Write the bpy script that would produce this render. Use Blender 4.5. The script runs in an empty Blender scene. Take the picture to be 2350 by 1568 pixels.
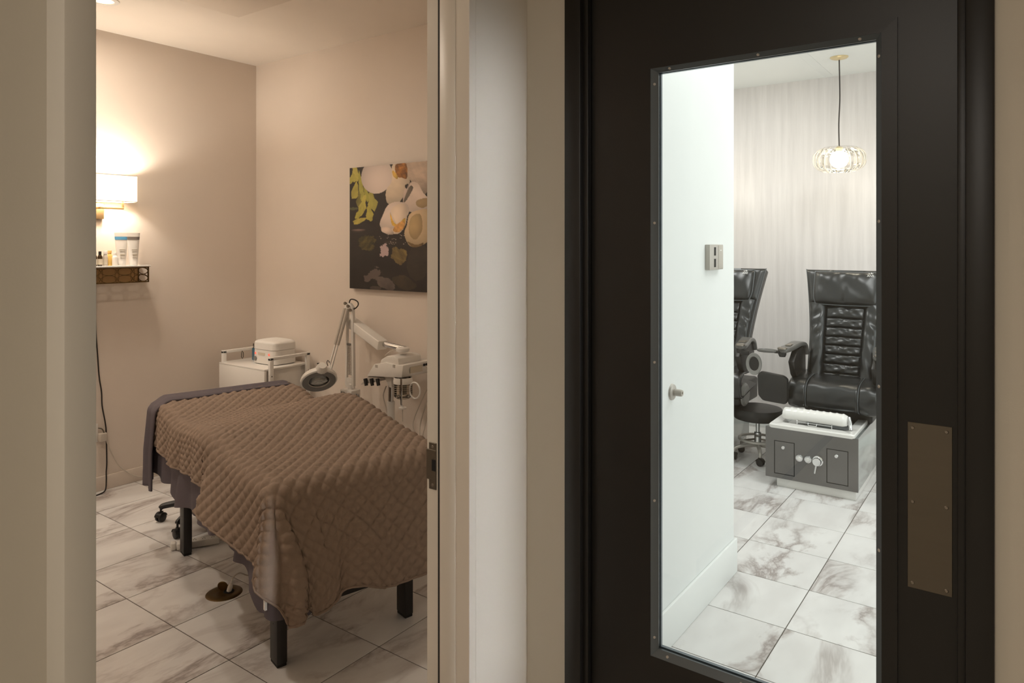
import bpy, bmesh, math, random
import numpy as np
from mathutils import Vector, Matrix

# ------------------------------------------------------------------ camera, world, lights, exposure
SC = bpy.context.scene
COL = SC.collection
FPX, HOR, YAW, CAMH = 1622.8, 560.0, math.radians(35.86), 1.623     # image taken as 2350 x 1568
cd = bpy.data.cameras.new('camera'); cam = bpy.data.objects.new('camera', cd); COL.objects.link(cam)
cd.sensor_width = 36.0; cd.sensor_fit = 'HORIZONTAL'
cd.lens = 36.0 * FPX / 2350.0
cd.shift_y = -(784.0 - HOR) / 2350.0
cam.location = (0, 0, CAMH)
cam.rotation_euler = (math.pi / 2, 0, YAW - math.pi / 2)
cd.clip_start = 0.02
SC.camera = cam

W = bpy.data.worlds.new('world'); SC.world = W; W.use_nodes = True
W.node_tree.nodes['Background'].inputs[0].default_value = (0.9, 0.85, 0.8, 1)
W.node_tree.nodes['Background'].inputs[1].default_value = 0.02
SC.view_settings.view_transform = 'Standard'
SC.view_settings.look = 'None'
SC.view_settings.exposure = 0.0
SC.view_settings.gamma = 1.0
SC.view_settings.use_curve_mapping = False

WARM = (1.0, 0.86, 0.71)
COOL = (0.97, 1.0, 0.99)

def area(name, loc, rot, sx, sy, power, col, spread=math.pi):
    l = bpy.data.lights.new(name, 'AREA'); l.shape = 'RECTANGLE'; l.size = sx; l.size_y = sy
    l.energy = power; l.color = col; l.spread = spread
    o = bpy.data.objects.new(name, l); COL.objects.link(o); o.location = loc; o.rotation_euler = rot
    return o

# added narrow area light behind the camera, brightens the wall strip beside the doorway
area('hall_strip_light', (1.660, -2.30, 1.15), (math.pi / 2, 0, 0), 0.14, 2.1, 1.35, (0.93, 0.97, 1.0), math.radians(10))
# soft hall fill added out of view, with no fixture
area('hall_fill_light', (-1.6, 0.25, 2.98), (0, 0, 0), 0.9, 0.9, 33, (1.0, 0.93, 0.84))
# unseen area lights added under the pedicure room ceiling, without fixtures
area('pedicure_top_fill', (2.9, 0.1, 3.0), (0, 0, 0), 0.6, 1.2, 9, COOL)
area('pedicure_top_fill_2', (4.3, 0.3, 3.0), (0, 0, 0), 0.6, 1.2, 26, (1.0, 0.99, 0.99))
area('pedicure_top_fill_3', (4.9, 2.3, 3.0), (0, 0, 0), 0.6, 0.9, 22, (1.0, 0.98, 0.97))
# cool area light added at the solid near wall to brighten the chairs
area('pedicure_side_fill', (3.9, -1.57, 1.55), (math.pi / 2, 0, 0), 3.2, 2.3, 38, (0.94, 0.99, 1.0))
# treatment room downlight, and a second one added out of view as fill
area('treatment_downlight', (1.92, 4.30, 3.0), (0, 0, 0), 0.12, 0.12, 12, WARM)
area('treatment_fill_light', (0.7, 3.0, 3.0), (0, 0, 0), 0.12, 0.12, 15, WARM)

# ------------------------------------------------------------------ helpers
def lin(c):
    c = c / 255.0
    return c / 12.92 if c <= 0.04045 else ((c + 0.055) / 1.055) ** 2.4

def rgb(r, g, b): return (lin(r), lin(g), lin(b), 1.0)

def mat(name, col, rough=0.5, metal=0.0, var=0.06, vscale=6.0, bump=0.0, bscale=60.0, spec=0.5, coat=0.0,
        stretch=(1, 1, 1)):
    m = bpy.data.materials.new(name); m.use_nodes = True
    nt = m.node_tree; N = nt.nodes; L = nt.links
    p = N['Principled BSDF']
    p.inputs['Roughness'].default_value = rough; p.inputs['Metallic'].default_value = metal
    p.inputs['Specular IOR Level'].default_value = spec
    p.inputs['Coat Weight'].default_value = coat
    tc = N.new('ShaderNodeTexCoord'); mp = N.new('ShaderNodeMapping'); mp.inputs['Scale'].default_value = stretch
    L.new(tc.outputs['Object'], mp.inputs['Vector'])
    n = N.new('ShaderNodeTexNoise'); n.inputs['Scale'].default_value = vscale; n.inputs['Detail'].default_value = 3
    L.new(mp.outputs[0], n.inputs['Vector'])
    mx = N.new('ShaderNodeMix'); mx.data_type = 'RGBA'
    c = rgb(*col)
    mx.inputs['A'].default_value = tuple(max(0, x * (1 - var)) for x in c[:3]) + (1,)
    mx.inputs['B'].default_value = tuple(min(1, x * (1 + var)) for x in c[:3]) + (1,)
    L.new(n.outputs['Fac'], mx.inputs['Factor']); L.new(mx.outputs['Result'], p.inputs['Base Color'])
    if bump > 0:
        n2 = N.new('ShaderNodeTexNoise'); n2.inputs['Scale'].default_value = bscale; n2.inputs['Detail'].default_value = 4
        L.new(mp.outputs[0], n2.inputs['Vector'])
        b = N.new('ShaderNodeBump'); b.inputs['Strength'].default_value = bump; b.inputs['Distance'].default_value = 0.004
        L.new(n2.outputs['Fac'], b.inputs['Height']); L.new(b.outputs[0], p.inputs['Normal'])
    return m

def emit(name, col, strength, base=None):
    m = bpy.data.materials.new(name); m.use_nodes = True
    p = m.node_tree.nodes['Principled BSDF']
    p.inputs['Base Color'].default_value = rgb(*(base or col))
    p.inputs['Emission Color'].default_value = rgb(*col); p.inputs['Emission Strength'].default_value = strength
    return m

def thin_glass(name, tint=(0.97, 0.99, 0.98), rough=0.0, refl=1.0):
    m = bpy.data.materials.new(name); m.use_nodes = True
    nt = m.node_tree; N = nt.nodes; L = nt.links
    for n in list(N):
        if n.type != 'OUTPUT_MATERIAL': N.remove(n)
    out = N['Material Output']
    t = N.new('ShaderNodeBsdfTransparent'); t.inputs[0].default_value = tint + (1,)
    g = N.new('ShaderNodeBsdfGlossy'); g.inputs['Roughness'].default_value = rough
    f = N.new('ShaderNodeFresnel'); f.inputs['IOR'].default_value = 1.45
    ml = N.new('ShaderNodeMath'); ml.operation = 'MULTIPLY'; ml.inputs[1].default_value = refl
    L.new(f.outputs[0], ml.inputs[0])
    x = N.new('ShaderNodeMixShader')
    L.new(ml.outputs[0], x.inputs[0]); L.new(t.outputs[0], x.inputs[1]); L.new(g.outputs[0], x.inputs[2])
    L.new(x.outputs[0], out.inputs['Surface'])
    return m

def marble(name, base, vein, dark):
    m = bpy.data.materials.new(name); m.use_nodes = True
    nt = m.node_tree; N = nt.nodes; L = nt.links; p = N['Principled BSDF']
    p.inputs['Roughness'].default_value = 0.28
    tc = N.new('ShaderNodeTexCoord'); oi = N.new('ShaderNodeObjectInfo')
    mul = N.new('ShaderNodeVectorMath'); mul.operation = 'SCALE'; mul.inputs['Scale'].default_value = 37.0
    cmb = N.new('ShaderNodeCombineXYZ')
    L.new(oi.outputs['Random'], cmb.inputs[0]); L.new(oi.outputs['Random'], cmb.inputs[2])
    L.new(cmb.outputs[0], mul.inputs[0])
    rot = N.new('ShaderNodeMapping'); rot.inputs['Rotation'].default_value = (0, 0, math.radians(38)); rot.inputs['Scale'].default_value = (2.1, 5.2, 1)
    L.new(tc.outputs['Object'], rot.inputs['Vector'])
    add = N.new('ShaderNodeVectorMath'); add.operation = 'ADD'
    L.new(rot.outputs[0], add.inputs[0]); L.new(mul.outputs[0], add.inputs[1])
    n1 = N.new('ShaderNodeTexNoise'); n1.inputs['Scale'].default_value = 0.62; n1.inputs['Detail'].default_value = 6; n1.inputs['Roughness'].default_value = 0.62; n1.inputs['Distortion'].default_value = 0.6
    L.new(add.outputs[0], n1.inputs['Vector'])
    s = N.new('ShaderNodeMath'); s.operation = 'SUBTRACT'; s.inputs[1].default_value = 0.5; L.new(n1.outputs['Fac'], s.inputs[0])
    a = N.new('ShaderNodeMath'); a.operation = 'ABSOLUTE'; L.new(s.outputs[0], a.inputs[0])
    cr = N.new('ShaderNodeValToRGB')
    cr.color_ramp.elements[0].position = 0.0; cr.color_ramp.elements[0].color = rgb(*dark)
    cr.color_ramp.elements[1].position = 0.07; cr.color_ramp.elements[1].color = rgb(*base)
    e = cr.color_ramp.elements.new(0.022); e.color = rgb(*vein)
    L.new(a.outputs[0], cr.inputs[0])
    # patches where veins appear
    n2 = N.new('ShaderNodeTexNoise'); n2.inputs['Scale'].default_value = 0.7; n2.inputs['Detail'].default_value = 2
    L.new(add.outputs[0], n2.inputs['Vector'])
    cr2 = N.new('ShaderNodeValToRGB'); cr2.color_ramp.elements[0].position = 0.38; cr2.color_ramp.elements[1].position = 0.62
    L.new(n2.outputs['Fac'], cr2.inputs[0])
    mx = N.new('ShaderNodeMix'); mx.data_type = 'RGBA'; mx.inputs['A'].default_value = rgb(*base)
    L.new(cr2.outputs[0], mx.inputs['Factor']); L.new(cr.outputs[0], mx.inputs['B'])
    # soft clouds
    n3 = N.new('ShaderNodeTexNoise'); n3.inputs['Scale'].default_value = 1.3; n3.inputs['Detail'].default_value = 4
    L.new(add.outputs[0], n3.inputs['Vector'])
    cr3 = N.new('ShaderNodeValToRGB'); cr3.color_ramp.elements[0].position = 0.35; cr3.color_ramp.elements[0].color = (0.86, 0.85, 0.85, 1)
    cr3.color_ramp.elements[1].position = 0.62; cr3.color_ramp.elements[1].color = (1, 1, 1, 1)
    L.new(n3.outputs['Fac'], cr3.inputs[0])
    m2 = N.new('ShaderNodeMix'); m2.data_type = 'RGBA'; m2.blend_type = 'MULTIPLY'; m2.inputs['Factor'].default_value = 0.8
    L.new(mx.outputs['Result'], m2.inputs['A']); L.new(cr3.outputs[0], m2.inputs['B'])
    L.new(m2.outputs['Result'], p.inputs['Base Color'])
    return m

def silk_wall(name):
    m = bpy.data.materials.new(name); m.use_nodes = True
    nt = m.node_tree; N = nt.nodes; L = nt.links; p = N['Principled BSDF']
    p.inputs['Roughness'].default_value = 0.42
    tc = N.new('ShaderNodeTexCoord'); mp = N.new('ShaderNodeMapping'); mp.inputs['Scale'].default_value = (1, 14, 0.8)
    L.new(tc.outputs['Object'], mp.inputs['Vector'])
    n = N.new('ShaderNodeTexNoise'); n.inputs['Scale'].default_value = 1.6; n.inputs['Detail'].default_value = 5; n.inputs['Roughness'].default_value = 0.6
    L.new(mp.outputs[0], n.inputs['Vector'])
    mx = N.new('ShaderNodeMix'); mx.data_type = 'RGBA'
    mx.inputs['A'].default_value = rgb(212, 206, 204); mx.inputs['B'].default_value = rgb(228, 222, 220)
    cr = N.new('ShaderNodeValToRGB'); cr.color_ramp.elements[0].position = 0.3; cr.color_ramp.elements[1].position = 0.7
    L.new(n.outputs['Fac'], cr.inputs[0]); L.new(cr.outputs[0], mx.inputs['Factor']); L.new(mx.outputs['Result'], p.inputs['Base Color'])
    b = N.new('ShaderNodeBump'); b.inputs['Strength'].default_value = 0.12; b.inputs['Distance'].default_value = 0.004
    L.new(n.outputs['Fac'], b.inputs['Height']); L.new(b.outputs[0], p.inputs['Normal'])
    return m

MT = {}
MT['wall_beige'] = mat('wall_beige', (224, 212, 200), 0.6, var=0.02, bump=0.05, bscale=220)
MT['ceiling'] = mat('ceiling_paint', (236, 226, 214), 0.8, var=0.02)
MT['hall_wall'] = mat('hall_wall_paint', (214, 206, 192), 0.55, var=0.02, bump=0.05, bscale=220)
MT['frame_paint'] = mat('cream_frame_paint', (222, 214, 202), 0.35, var=0.02)
MT['white_wall'] = mat('white_wall_paint', (236, 238, 236), 0.5, var=0.015, bump=0.04, bscale=220)
MT['silk'] = silk_wall('silk_wallcovering')
MT['marble'] = marble('marble_tile', (226, 224, 222), (194, 188, 185), (160, 151, 147))
MT['grout'] = mat('grout', (92, 84, 78), 0.9)
MT['black_door'] = mat('black_door_paint', (23, 21, 19), 0.38, var=0.15, bump=0.04, bscale=90)
MT['lit_bead'] = mat('satin_lit_bead', (110, 118, 124), 0.30, metal=0.45, var=0.05)  # blue grey tone puts the light caught by the beads into the colour
MT['steel'] = mat('brushed_steel', (150, 142, 132), 0.42, metal=1.0, var=0.06, bump=0.05, bscale=120)
MT['bronze'] = mat('brushed_bronze_plate', (112, 105, 94), 0.45, metal=0.9, var=0.06, bump=0.05, bscale=150, stretch=(1, 1, 8))
MT['chrome'] = mat('chrome', (215, 215, 215), 0.10, metal=1.0, var=0.02)
MT['brass'] = mat('antique_brass', (176, 146, 104), 0.38, metal=0.85, var=0.06)
MT['dark_brass'] = mat('dark_brass', (104, 82, 48), 0.42, metal=0.8, var=0.12)
MT['white_plastic'] = mat('white_plastic', (232, 228, 222), 0.35, var=0.02)
MT['white_lacquer'] = mat('white_lacquer', (236, 232, 226), 0.18, var=0.015)
MT['grey_plastic'] = mat('grey_plastic', (128, 126, 122), 0.40, var=0.04)
MT['black_plastic'] = mat('black_plastic', (24, 22, 21), 0.42, var=0.1)
MT['black_metal'] = mat('black_metal', (30, 28, 27), 0.45, var=0.1)
MT['leather'] = mat('black_leather', (21, 23, 24), 0.30, var=0.10, vscale=10, spec=0.65)
MT['leather_dark'] = mat('black_vinyl', (18, 18, 18), 0.42, var=0.1)
MT['piping'] = mat('leather_piping', (84, 88, 90), 0.3, var=0.05)
MT['quilt'] = mat('taupe_quilt', (155, 137, 123), 0.92, var=0.07, vscale=9, bump=0.35, bscale=420, spec=0.15)
MT['hem'] = mat('quilt_binding', (146, 129, 116), 0.92, var=0.05, spec=0.15)
MT['sheet'] = mat('slate_sheet', (104, 98, 104), 0.9, var=0.06, vscale=12, bump=0.2, bscale=300, spec=0.15)
MT['tag'] = mat('white_tag', (222, 220, 214), 0.8)
MT['rubber'] = mat('black_rubber', (22, 21, 20), 0.7, var=0.1)
MT['panel_grey'] = mat('graphite_panel', (112, 110, 108), 0.36, metal=0.55, var=0.10, vscale=3)
MT['side_panel'] = mat('satin_side_panel', (196, 200, 198), 0.16, metal=0.75, var=0.03)
MT['porcelain'] = mat('white_porcelain', (228, 226, 222), 0.16, var=0.02)
MT['basin'] = mat('basin_grey', (168, 166, 162), 0.3, var=0.04)
MT['gap'] = mat('dark_gap', (16, 15, 15), 0.8)
MT['light_grey'] = mat('light_grey_plastic', (188, 180, 170), 0.45, var=0.03)
MT['nickel'] = mat('satin_nickel', (196, 190, 182), 0.4, metal=0.35, var=0.04)
MT['pale_brass'] = mat('pale_brass', (224, 204, 160), 0.35, metal=0.4, var=0.04)
MT['arm_grey'] = mat('charcoal_plastic', (92, 90, 87), 0.30, var=0.05)
MT['glass'] = thin_glass('door_glass', (0.97, 0.99, 0.98), 0.0, 1.0)
MT['shade_glass'] = thin_glass('ribbed_glass', (0.97, 0.95, 0.92), 0.03, 1.6)
MT['jar_glass'] = thin_glass('jar_glass', (0.80, 0.77, 0.72), 0.05, 1.5)
MT['lens'] = thin_glass('lens_glass', (0.62, 0.62, 0.60), 0.05, 1.6)
MT['cord_black'] = mat('black_cord', (30, 22, 16), 0.6)
MT['cord_white'] = mat('white_cord', (206, 196, 184), 0.6)
MT['clear'] = mat('clear_plastic', (196, 186, 174), 0.2, var=0.05)
MT['amber'] = mat('amber_glass', (62, 44, 20), 0.15, var=0.1)
MT['yellow'] = mat('yellow_oil', (226, 190, 110), 0.25, var=0.05)
MT['blue'] = mat('blue_band', (84, 148, 190), 0.5)
MT['greyband'] = mat('grey_band', (112, 106, 100), 0.5)
MT['label'] = mat('paper_label', (206, 196, 178), 0.7)
MT['cap_yellow'] = mat('yellow_cap', (226, 180, 112), 0.4)
MT['blue_jar'] = mat('blue_liquid', (70, 104, 124), 0.2, var=0.2)
MT['shade'] = emit('lit_lamp_shade', (255, 236, 206), 1.5, (250, 240, 225))
MT['bulb'] = emit('lit_globe', (255, 240, 215), 6.0)
MT['lens_on'] = emit('lit_downlight', (255, 232, 198), 1.6)
MT['panel_on'] = emit('lit_ceiling_panel', (240, 252, 250), 4.0)
MT['led'] = emit('red_led', (255, 90, 70), 1.0)

def setp(o, label=None, cat=None, group=None, kind=None):
    if label: o['label'] = label
    if cat: o['category'] = cat
    if group: o['group'] = group
    if kind: o['kind'] = kind
    return o

def B(): return bmesh.new()

def merge(dst, src, M=None):
    if M is not None: bmesh.ops.transform(src, matrix=M, verts=src.verts)
    me = bpy.data.meshes.new('tmp'); src.to_mesh(me); dst.from_mesh(me); bpy.data.meshes.remove(me); src.free()
    return dst

def box(bm, lo, hi, bev=0.0, seg=2, M=None):
    t = B(); bmesh.ops.create_cube(t, size=1.0)
    lo = Vector(lo); hi = Vector(hi); d = hi - lo; c = (lo + hi) / 2
    for v in t.verts: v.co = Vector((v.co.x * d.x, v.co.y * d.y, v.co.z * d.z)) + c
    if bev > 0:
        bmesh.ops.bevel(t, geom=list(t.edges), offset=min(bev, 0.49 * min(abs(d.x), abs(d.y), abs(d.z))), segments=seg, profile=0.5, affect='EDGES')
    return merge(bm, t, M)

def frame_axes(d):
    d = Vector(d).normalized()
    up = Vector((0, 0, 1)) if abs(d.z) < 0.95 else Vector((1, 0, 0))
    a = d.cross(up).normalized(); b = d.cross(a).normalized()
    return a, b

def cyl(bm, p0, p1, r0, r1=None, n=20, M=None):
    return tube(bm, [p0, p1], [r0, r0 if r1 is None else r1], n, M=M)

def spline(pts, k=6):
    P = [Vector(p) for p in pts]
    if len(P) < 3: return P
    out = []
    for i in range(len(P) - 1):
        p0 = P[max(0, i - 1)]; p1 = P[i]; p2 = P[i + 1]; p3 = P[min(len(P) - 1, i + 2)]
        for j in range(k):
            t = j / k
            out.append(0.5 * ((2 * p1) + (p2 - p0) * t + (2 * p0 - 5 * p1 + 4 * p2 - p3) * t * t + (3 * p1 - p0 - 3 * p2 + p3) * t ** 3))
    out.append(P[-1])
    return out

def tube(bm, pts, r, n=10, smooth=False, closed=False, M=None, sq=None):
    t = B()
    P = spline(pts) if smooth else [Vector(p) for p in pts]
    if closed: P = P[:-1] if (P[0] - P[-1]).length < 1e-6 else P
    m = len(P); rr = r if isinstance(r, (list, tuple)) else [r] * m
    if len(rr) != m: rr = [rr[0] + (rr[-1] - rr[0]) * i / (m - 1) for i in range(m)]
    rings = []; a = None
    for i in range(m):
        if closed: d = P[(i + 1) % m] - P[i - 1]
        else: d = P[min(m - 1, i + 1)] - P[max(0, i - 1)]
        d = d.normalized()
        if a is None: a, b = frame_axes(d)
        else:
            a = (a - d * a.dot(d)).normalized(); b = d.cross(a).normalized()
        ring = []
        for k in range(n):
            th = 2 * math.pi * (k + 0.5) / n
            ring.append(t.verts.new(P[i] + a * (rr[i] * math.cos(th)) + b * (rr[i] * math.sin(th))))
        rings.append(ring)
    for i in range(m if closed else m - 1):
        A = rings[i]; Bq = rings[(i + 1) % m]
        for k in range(n): t.faces.new((A[k], A[(k + 1) % n], Bq[(k + 1) % n], Bq[k]))
    if not closed:
        t.faces.new(rings[0][::-1]); t.faces.new(rings[-1])
    bmesh.ops.recalc_face_normals(t, faces=t.faces)
    return merge(bm, t, M)

def lathe(bm, prof, n=28, M=None, rib=None):
    t = B(); rings = []
    for r, z in prof:
        if r < 1e-5: rings.append([t.verts.new((0, 0, z))])
        else:
            ring = []
            for k in range(n):
                th = 2 * math.pi * k / n; q = r * (1 + (rib(th) if rib else 0))
                ring.append(t.verts.new((q * math.cos(th), q * math.sin(th), z)))
            rings.append(ring)
    for A, C in zip(rings, rings[1:]):
        if len(A) == 1 and len(C) == 1: continue
        if len(A) == 1:
            for k in range(n): t.faces.new((A[0], C[k], C[(k + 1) % n]))
        elif len(C) == 1:
            for k in range(n): t.faces.new((A[k], A[(k + 1) % n], C[0]))
        else:
            for k in range(n): t.faces.new((A[k], A[(k + 1) % n], C[(k + 1) % n], C[k]))
    bmesh.ops.recalc_face_normals(t, faces=t.faces)
    return merge(bm, t, M)

def T(x, y, z): return Matrix.Translation((x, y, z))
def RX(a): return Matrix.Rotation(a, 4, 'X')
def RY(a): return Matrix.Rotation(a, 4, 'Y')
def RZ(a): return Matrix.Rotation(a, 4, 'Z')

def align(p, d):
    a, b = frame_axes(d); d = Vector(d).normalized()
    m = Matrix((a, b, d)).transposed().to_4x4()
    if m.determinant() < 0: m = Matrix((b, a, d)).transposed().to_4x4()
    m.translation = Vector(p)
    return m

def prism(bm, poly, fn, t0, t1, bev=0.0, M=None):
    """extrude polygon poly [(p,q)] between t0 and t1; fn(p,q,t)->xyz"""
    t = B()
    A = [t.verts.new(fn(p, q, t0)) for p, q in poly]; C = [t.verts.new(fn(p, q, t1)) for p, q in poly]
    n = len(poly)
    t.faces.new(A[::-1]); t.faces.new(C)
    for i in range(n): t.faces.new((A[i], A[(i + 1) % n], C[(i + 1) % n], C[i]))
    bmesh.ops.recalc_face_normals(t, faces=t.faces)
    if bev > 0:
        es = [e for e in t.edges if e.calc_face_angle(0) > 0.5]
        bmesh.ops.bevel(t, geom=es, offset=bev, segments=2, profile=0.5, affect='EDGES')
    return merge(bm, t, M)

def grid(bm, nu, nv, fn, closed_u=False, M=None):
    t = B()
    V = [[t.verts.new(fn(i / (nu if closed_u else nu - 1), j / (nv - 1))) for j in range(nv)] for i in range(nu)]
    for i in range(nu if closed_u else nu - 1):
        for j in range(nv - 1):
            t.faces.new((V[i][j], V[(i + 1) % nu][j], V[(i + 1) % nu][j + 1], V[i][j + 1]))
    return merge(bm, t, M)

def pillow(bm, fn, y0, y1, h0, h1, bulge, nu=18, nv=12, n0=0.0, rad=4.0, wr=0.0, seed=0, M=None):
    """cushion patch on surface fn(y,h,n); y0,y1 may be (bottom, top) pairs"""
    rnd = random.Random(seed); ph = [rnd.uniform(0, 6.28) for _ in range(6)]
    Y0 = y0 if isinstance(y0, tuple) else (y0, y0); Y1 = y1 if isinstance(y1, tuple) else (y1, y1)
    def f(u, v):
        a = Y0[0] + (Y0[1] - Y0[0]) * v; b = Y1[0] + (Y1[1] - Y1[0]) * v
        uu = 2 * u - 1; vv = 2 * v - 1
        k = max(0.0, (1 - abs(uu) ** rad)) ** 0.5 * max(0.0, (1 - abs(vv) ** rad)) ** 0.5
        w = 0
        if wr:
            w = wr * k * (math.sin(7 * uu + 2.5 * vv + ph[0]) * math.sin(2 * uu - 2 * vv + ph[1]) + 0.5 * math.sin(12 * uu - 3 * vv + ph[2]) * math.sin(2 * vv + ph[3]))
        return fn(a + (b - a) * u, h0 + (h1 - h0) * v, n0 + bulge * k + w)
    return grid(bm, nu, nv, f, M=M)

def obj(name, bm, m, parent=None, smooth=True, ang=35, loc=None):
    me = bpy.data.meshes.new(name)
    if isinstance(bm, bpy.types.Mesh): me = bm
    else: bm.to_mesh(me); bm.free()
    if smooth:
        me.polygons.foreach_set('use_smooth', [True] * len(me.polygons))
        me.set_sharp_from_angle(angle=math.radians(ang))
    me.materials.append(MT[m] if isinstance(m, str) else m)
    o = bpy.data.objects.new(name, me); COL.objects.link(o)
    if loc: o.location = loc
    if parent: o.parent = parent
    return o

def thing(name, loc, label, cat, rz=0.0, group=None):
    o = bpy.data.objects.new(name, None); o.empty_display_size = 0.05; COL.objects.link(o)
    o.location = loc; o.rotation_euler = (0, 0, rz)
    return setp(o, label, cat, group)

def copy_tree(o, parent=None):
    c = o.copy(); COL.objects.link(c); c.parent = parent
    for ch in list(o.children): copy_tree(ch, c)
    return c

def struct(name, bm, m, parent=None, **k):
    o = obj(name, bm, m, parent, **k)
    if parent is None: o['kind'] = 'structure'
    return o

def sbox(name, lo, hi, m, parent=None, bev=0.0):
    return struct(name, box(B(), lo, hi, bev), m, parent)

# pixel -> world (2350 x 1568 frame), used only to read off sizes on known planes
SA, CA = math.sin(YAW), math.cos(YAW)
def ray(px, py):
    X = (px - 1175.0) / FPX
    return Vector((X * SA + CA, -X * CA + SA, -(py - HOR) / FPX))
def on(ax, val, px, py):
    d = ray(px, py); i = 'xyz'.index(ax); o = Vector((0, 0, CAMH))
    return o + d * ((val - o[i]) / d[i])

# ------------------------------------------------------------------ structure: shell
CE = 3.03
YB = 4.917          # back wall of the treatment room (lamp wall)
XR = 3.348          # right wall of the treatment room (picture wall)
XF = 6.40           # far wall of the pedicure room
YT = 1.16           # wall with the switch in the pedicure room
# floors: slabs with tiles on them
def tiles(parent, x0, y0, bounds):
    t = 0.4064; g = 0.0021
    me = None
    i0 = math.floor((bounds[0] - x0) / t); i1 = math.ceil((bounds[1] - x0) / t)
    j0 = math.floor((bounds[2] - y0) / t); j1 = math.ceil((bounds[3] - y0) / t)
    for i in range(i0, i1):
        for j in range(j0, j1):
            xa = max(bounds[0], x0 + i * t); xb = min(bounds[1], x0 + (i + 1) * t)
            ya = max(bounds[2], y0 + j * t); yb = min(bounds[3], y0 + (j + 1) * t)
            if xb - xa < 0.01 or yb - ya < 0.01: continue
            full = abs(xb - xa - t) < 1e-5 and abs(yb - ya - t) < 1e-5
            c = ((xa + xb) / 2, (ya + yb) / 2, 0)
            if full and me is not None:
                o = bpy.data.objects.new('tile', me); COL.objects.link(o); o.location = c; o.parent = parent
            else:
                dx = (xb - xa) / 2 - g; dy = (yb - ya) / 2 - g
                o = obj('tile', box(B(), (-dx, -dy, -0.008), (dx, dy, 0), 0.0008, 1), 'marble', parent, loc=c)
                if full: me = o.data
fl1 = sbox('floor', (-0.3, 1.29, -0.08), (XR, YB, -0.002), 'grout')
tiles(fl1, 1.589, 2.510, (0.3, XR - 0.002, 1.46, YB - 0.002))
fl2 = sbox('floor', (1.87, -1.6, -0.08), (XF, 3.2, -0.003), 'grout')
X3 = 2.687 + 2 * 0.4064
tiles(fl2, 2.687, 0.813, (1.99, X3, -0.4, YT - 0.001))
tiles(fl2, 2.687, 0.813, (X3, XF - 0.002, -0.4, 3.0))
sbox('floor', (-2.6, -2.6, -0.08), (1.87, 1.29, 0.0), 'hall_wall')

sbox('ceiling', (-0.3, 1.29, CE), (XR + 0.13, YB + 0.1, CE + 0.1), 'ceiling')
sbox('ceiling', (1.87, -1.6, CE), (XF + 0.1, 1.289, CE + 0.1), 'white_wall')
sbox('ceiling', (XR + 0.131, 1.29, CE), (XF + 0.1, 3.3, CE + 0.1), 'white_wall')
sbox('ceiling', (-2.6, -2.6, CE), (1.87, 1.29, CE + 0.1), 'ceiling')

sbox('wall_back', (-0.3, YB, 0), (XR + 0.13, YB + 0.1, CE), 'wall_beige')
sbox('wall_right', (XR, 1.454, 0), (XR + 0.129, YB, CE), 'wall_beige')
sbox('wall_left', (-0.4, 1.358, 0), (-0.3, YB, CE), 'wall_beige')
# wall with the treatment room doorway
XO0, XO1, HO = 0.567, 1.575, 2.47
sbox('wall_front', (-2.6, 1.358, 0), (0.517, 1.454, CE), 'hall_wall')
sbox('wall_front', (XO1 + 0.0305, 1.290, 0), (1.868, 1.454, CE), 'frame_paint')
sbox('wall_front', (0.517, 1.358, HO + 0.05), (XO1 + 0.0305, 1.454, CE), 'hall_wall')
# wall with the black door
sbox('wall_side', (1.868, 1.144, 0), (1.985, 1.454, CE), 'hall_wall')
sbox('wall_side', (1.868, -2.6, 0), (1.985, 0.05, CE), 'hall_wall')
sbox('wall_side', (1.868, 0.05, HO + 0.05), (1.985, 1.144, CE), 'hall_wall')
# pedicure room walls
sbox('wall_switch', (1.986, YT, 0), (3.478, 1.453, CE), 'white_wall')
sbox('wall_far', (XF, -1.6, 0), (XF + 0.1, 3.3, CE), 'silk')
sbox('wall_end', (3.478, 3.2, 0), (XF, 3.3, CE), 'white_wall')
sbox('wall_near', (1.985, -1.7, 0), (XF, -1.6, CE), 'white_wall')
sbox('wall_divider', (XR + 0.1295, 1.4535, 0), (3.479, 3.2, CE), 'white_wall')
# hall walls behind the camera
sbox('wall_hall', (-2.7, -2.6, 0), (-2.6, 1.454, CE), 'hall_wall')
sbox('wall_hall', (-2.7, -2.7, 0), (1.985, -2.6, CE), 'hall_wall')
# baseboards
sbox('baseboard_back', (-0.3, YB - 0.012, 0.0), (XR, YB, 0.094), 'wall_beige', bev=0.003)
sbox('baseboard_right', (XR - 0.012, 1.454, 0.0), (XR, YB - 0.012, 0.094), 'wall_beige', bev=0.003)
sbox('baseboard_switch', (1.99, YT - 0.014, 0.0), (3.492, YT, 0.166), 'white_wall', bev=0.004)
sbox('baseboard_switch', (3.478, YT, 0.0), (3.492, 1.6, 0.166), 'white_wall', bev=0.004)
sbox('baseboard_far', (XF - 0.014, -1.6, 0.0), (XF, 3.2, 0.14), 'white_wall', bev=0.004)

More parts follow.
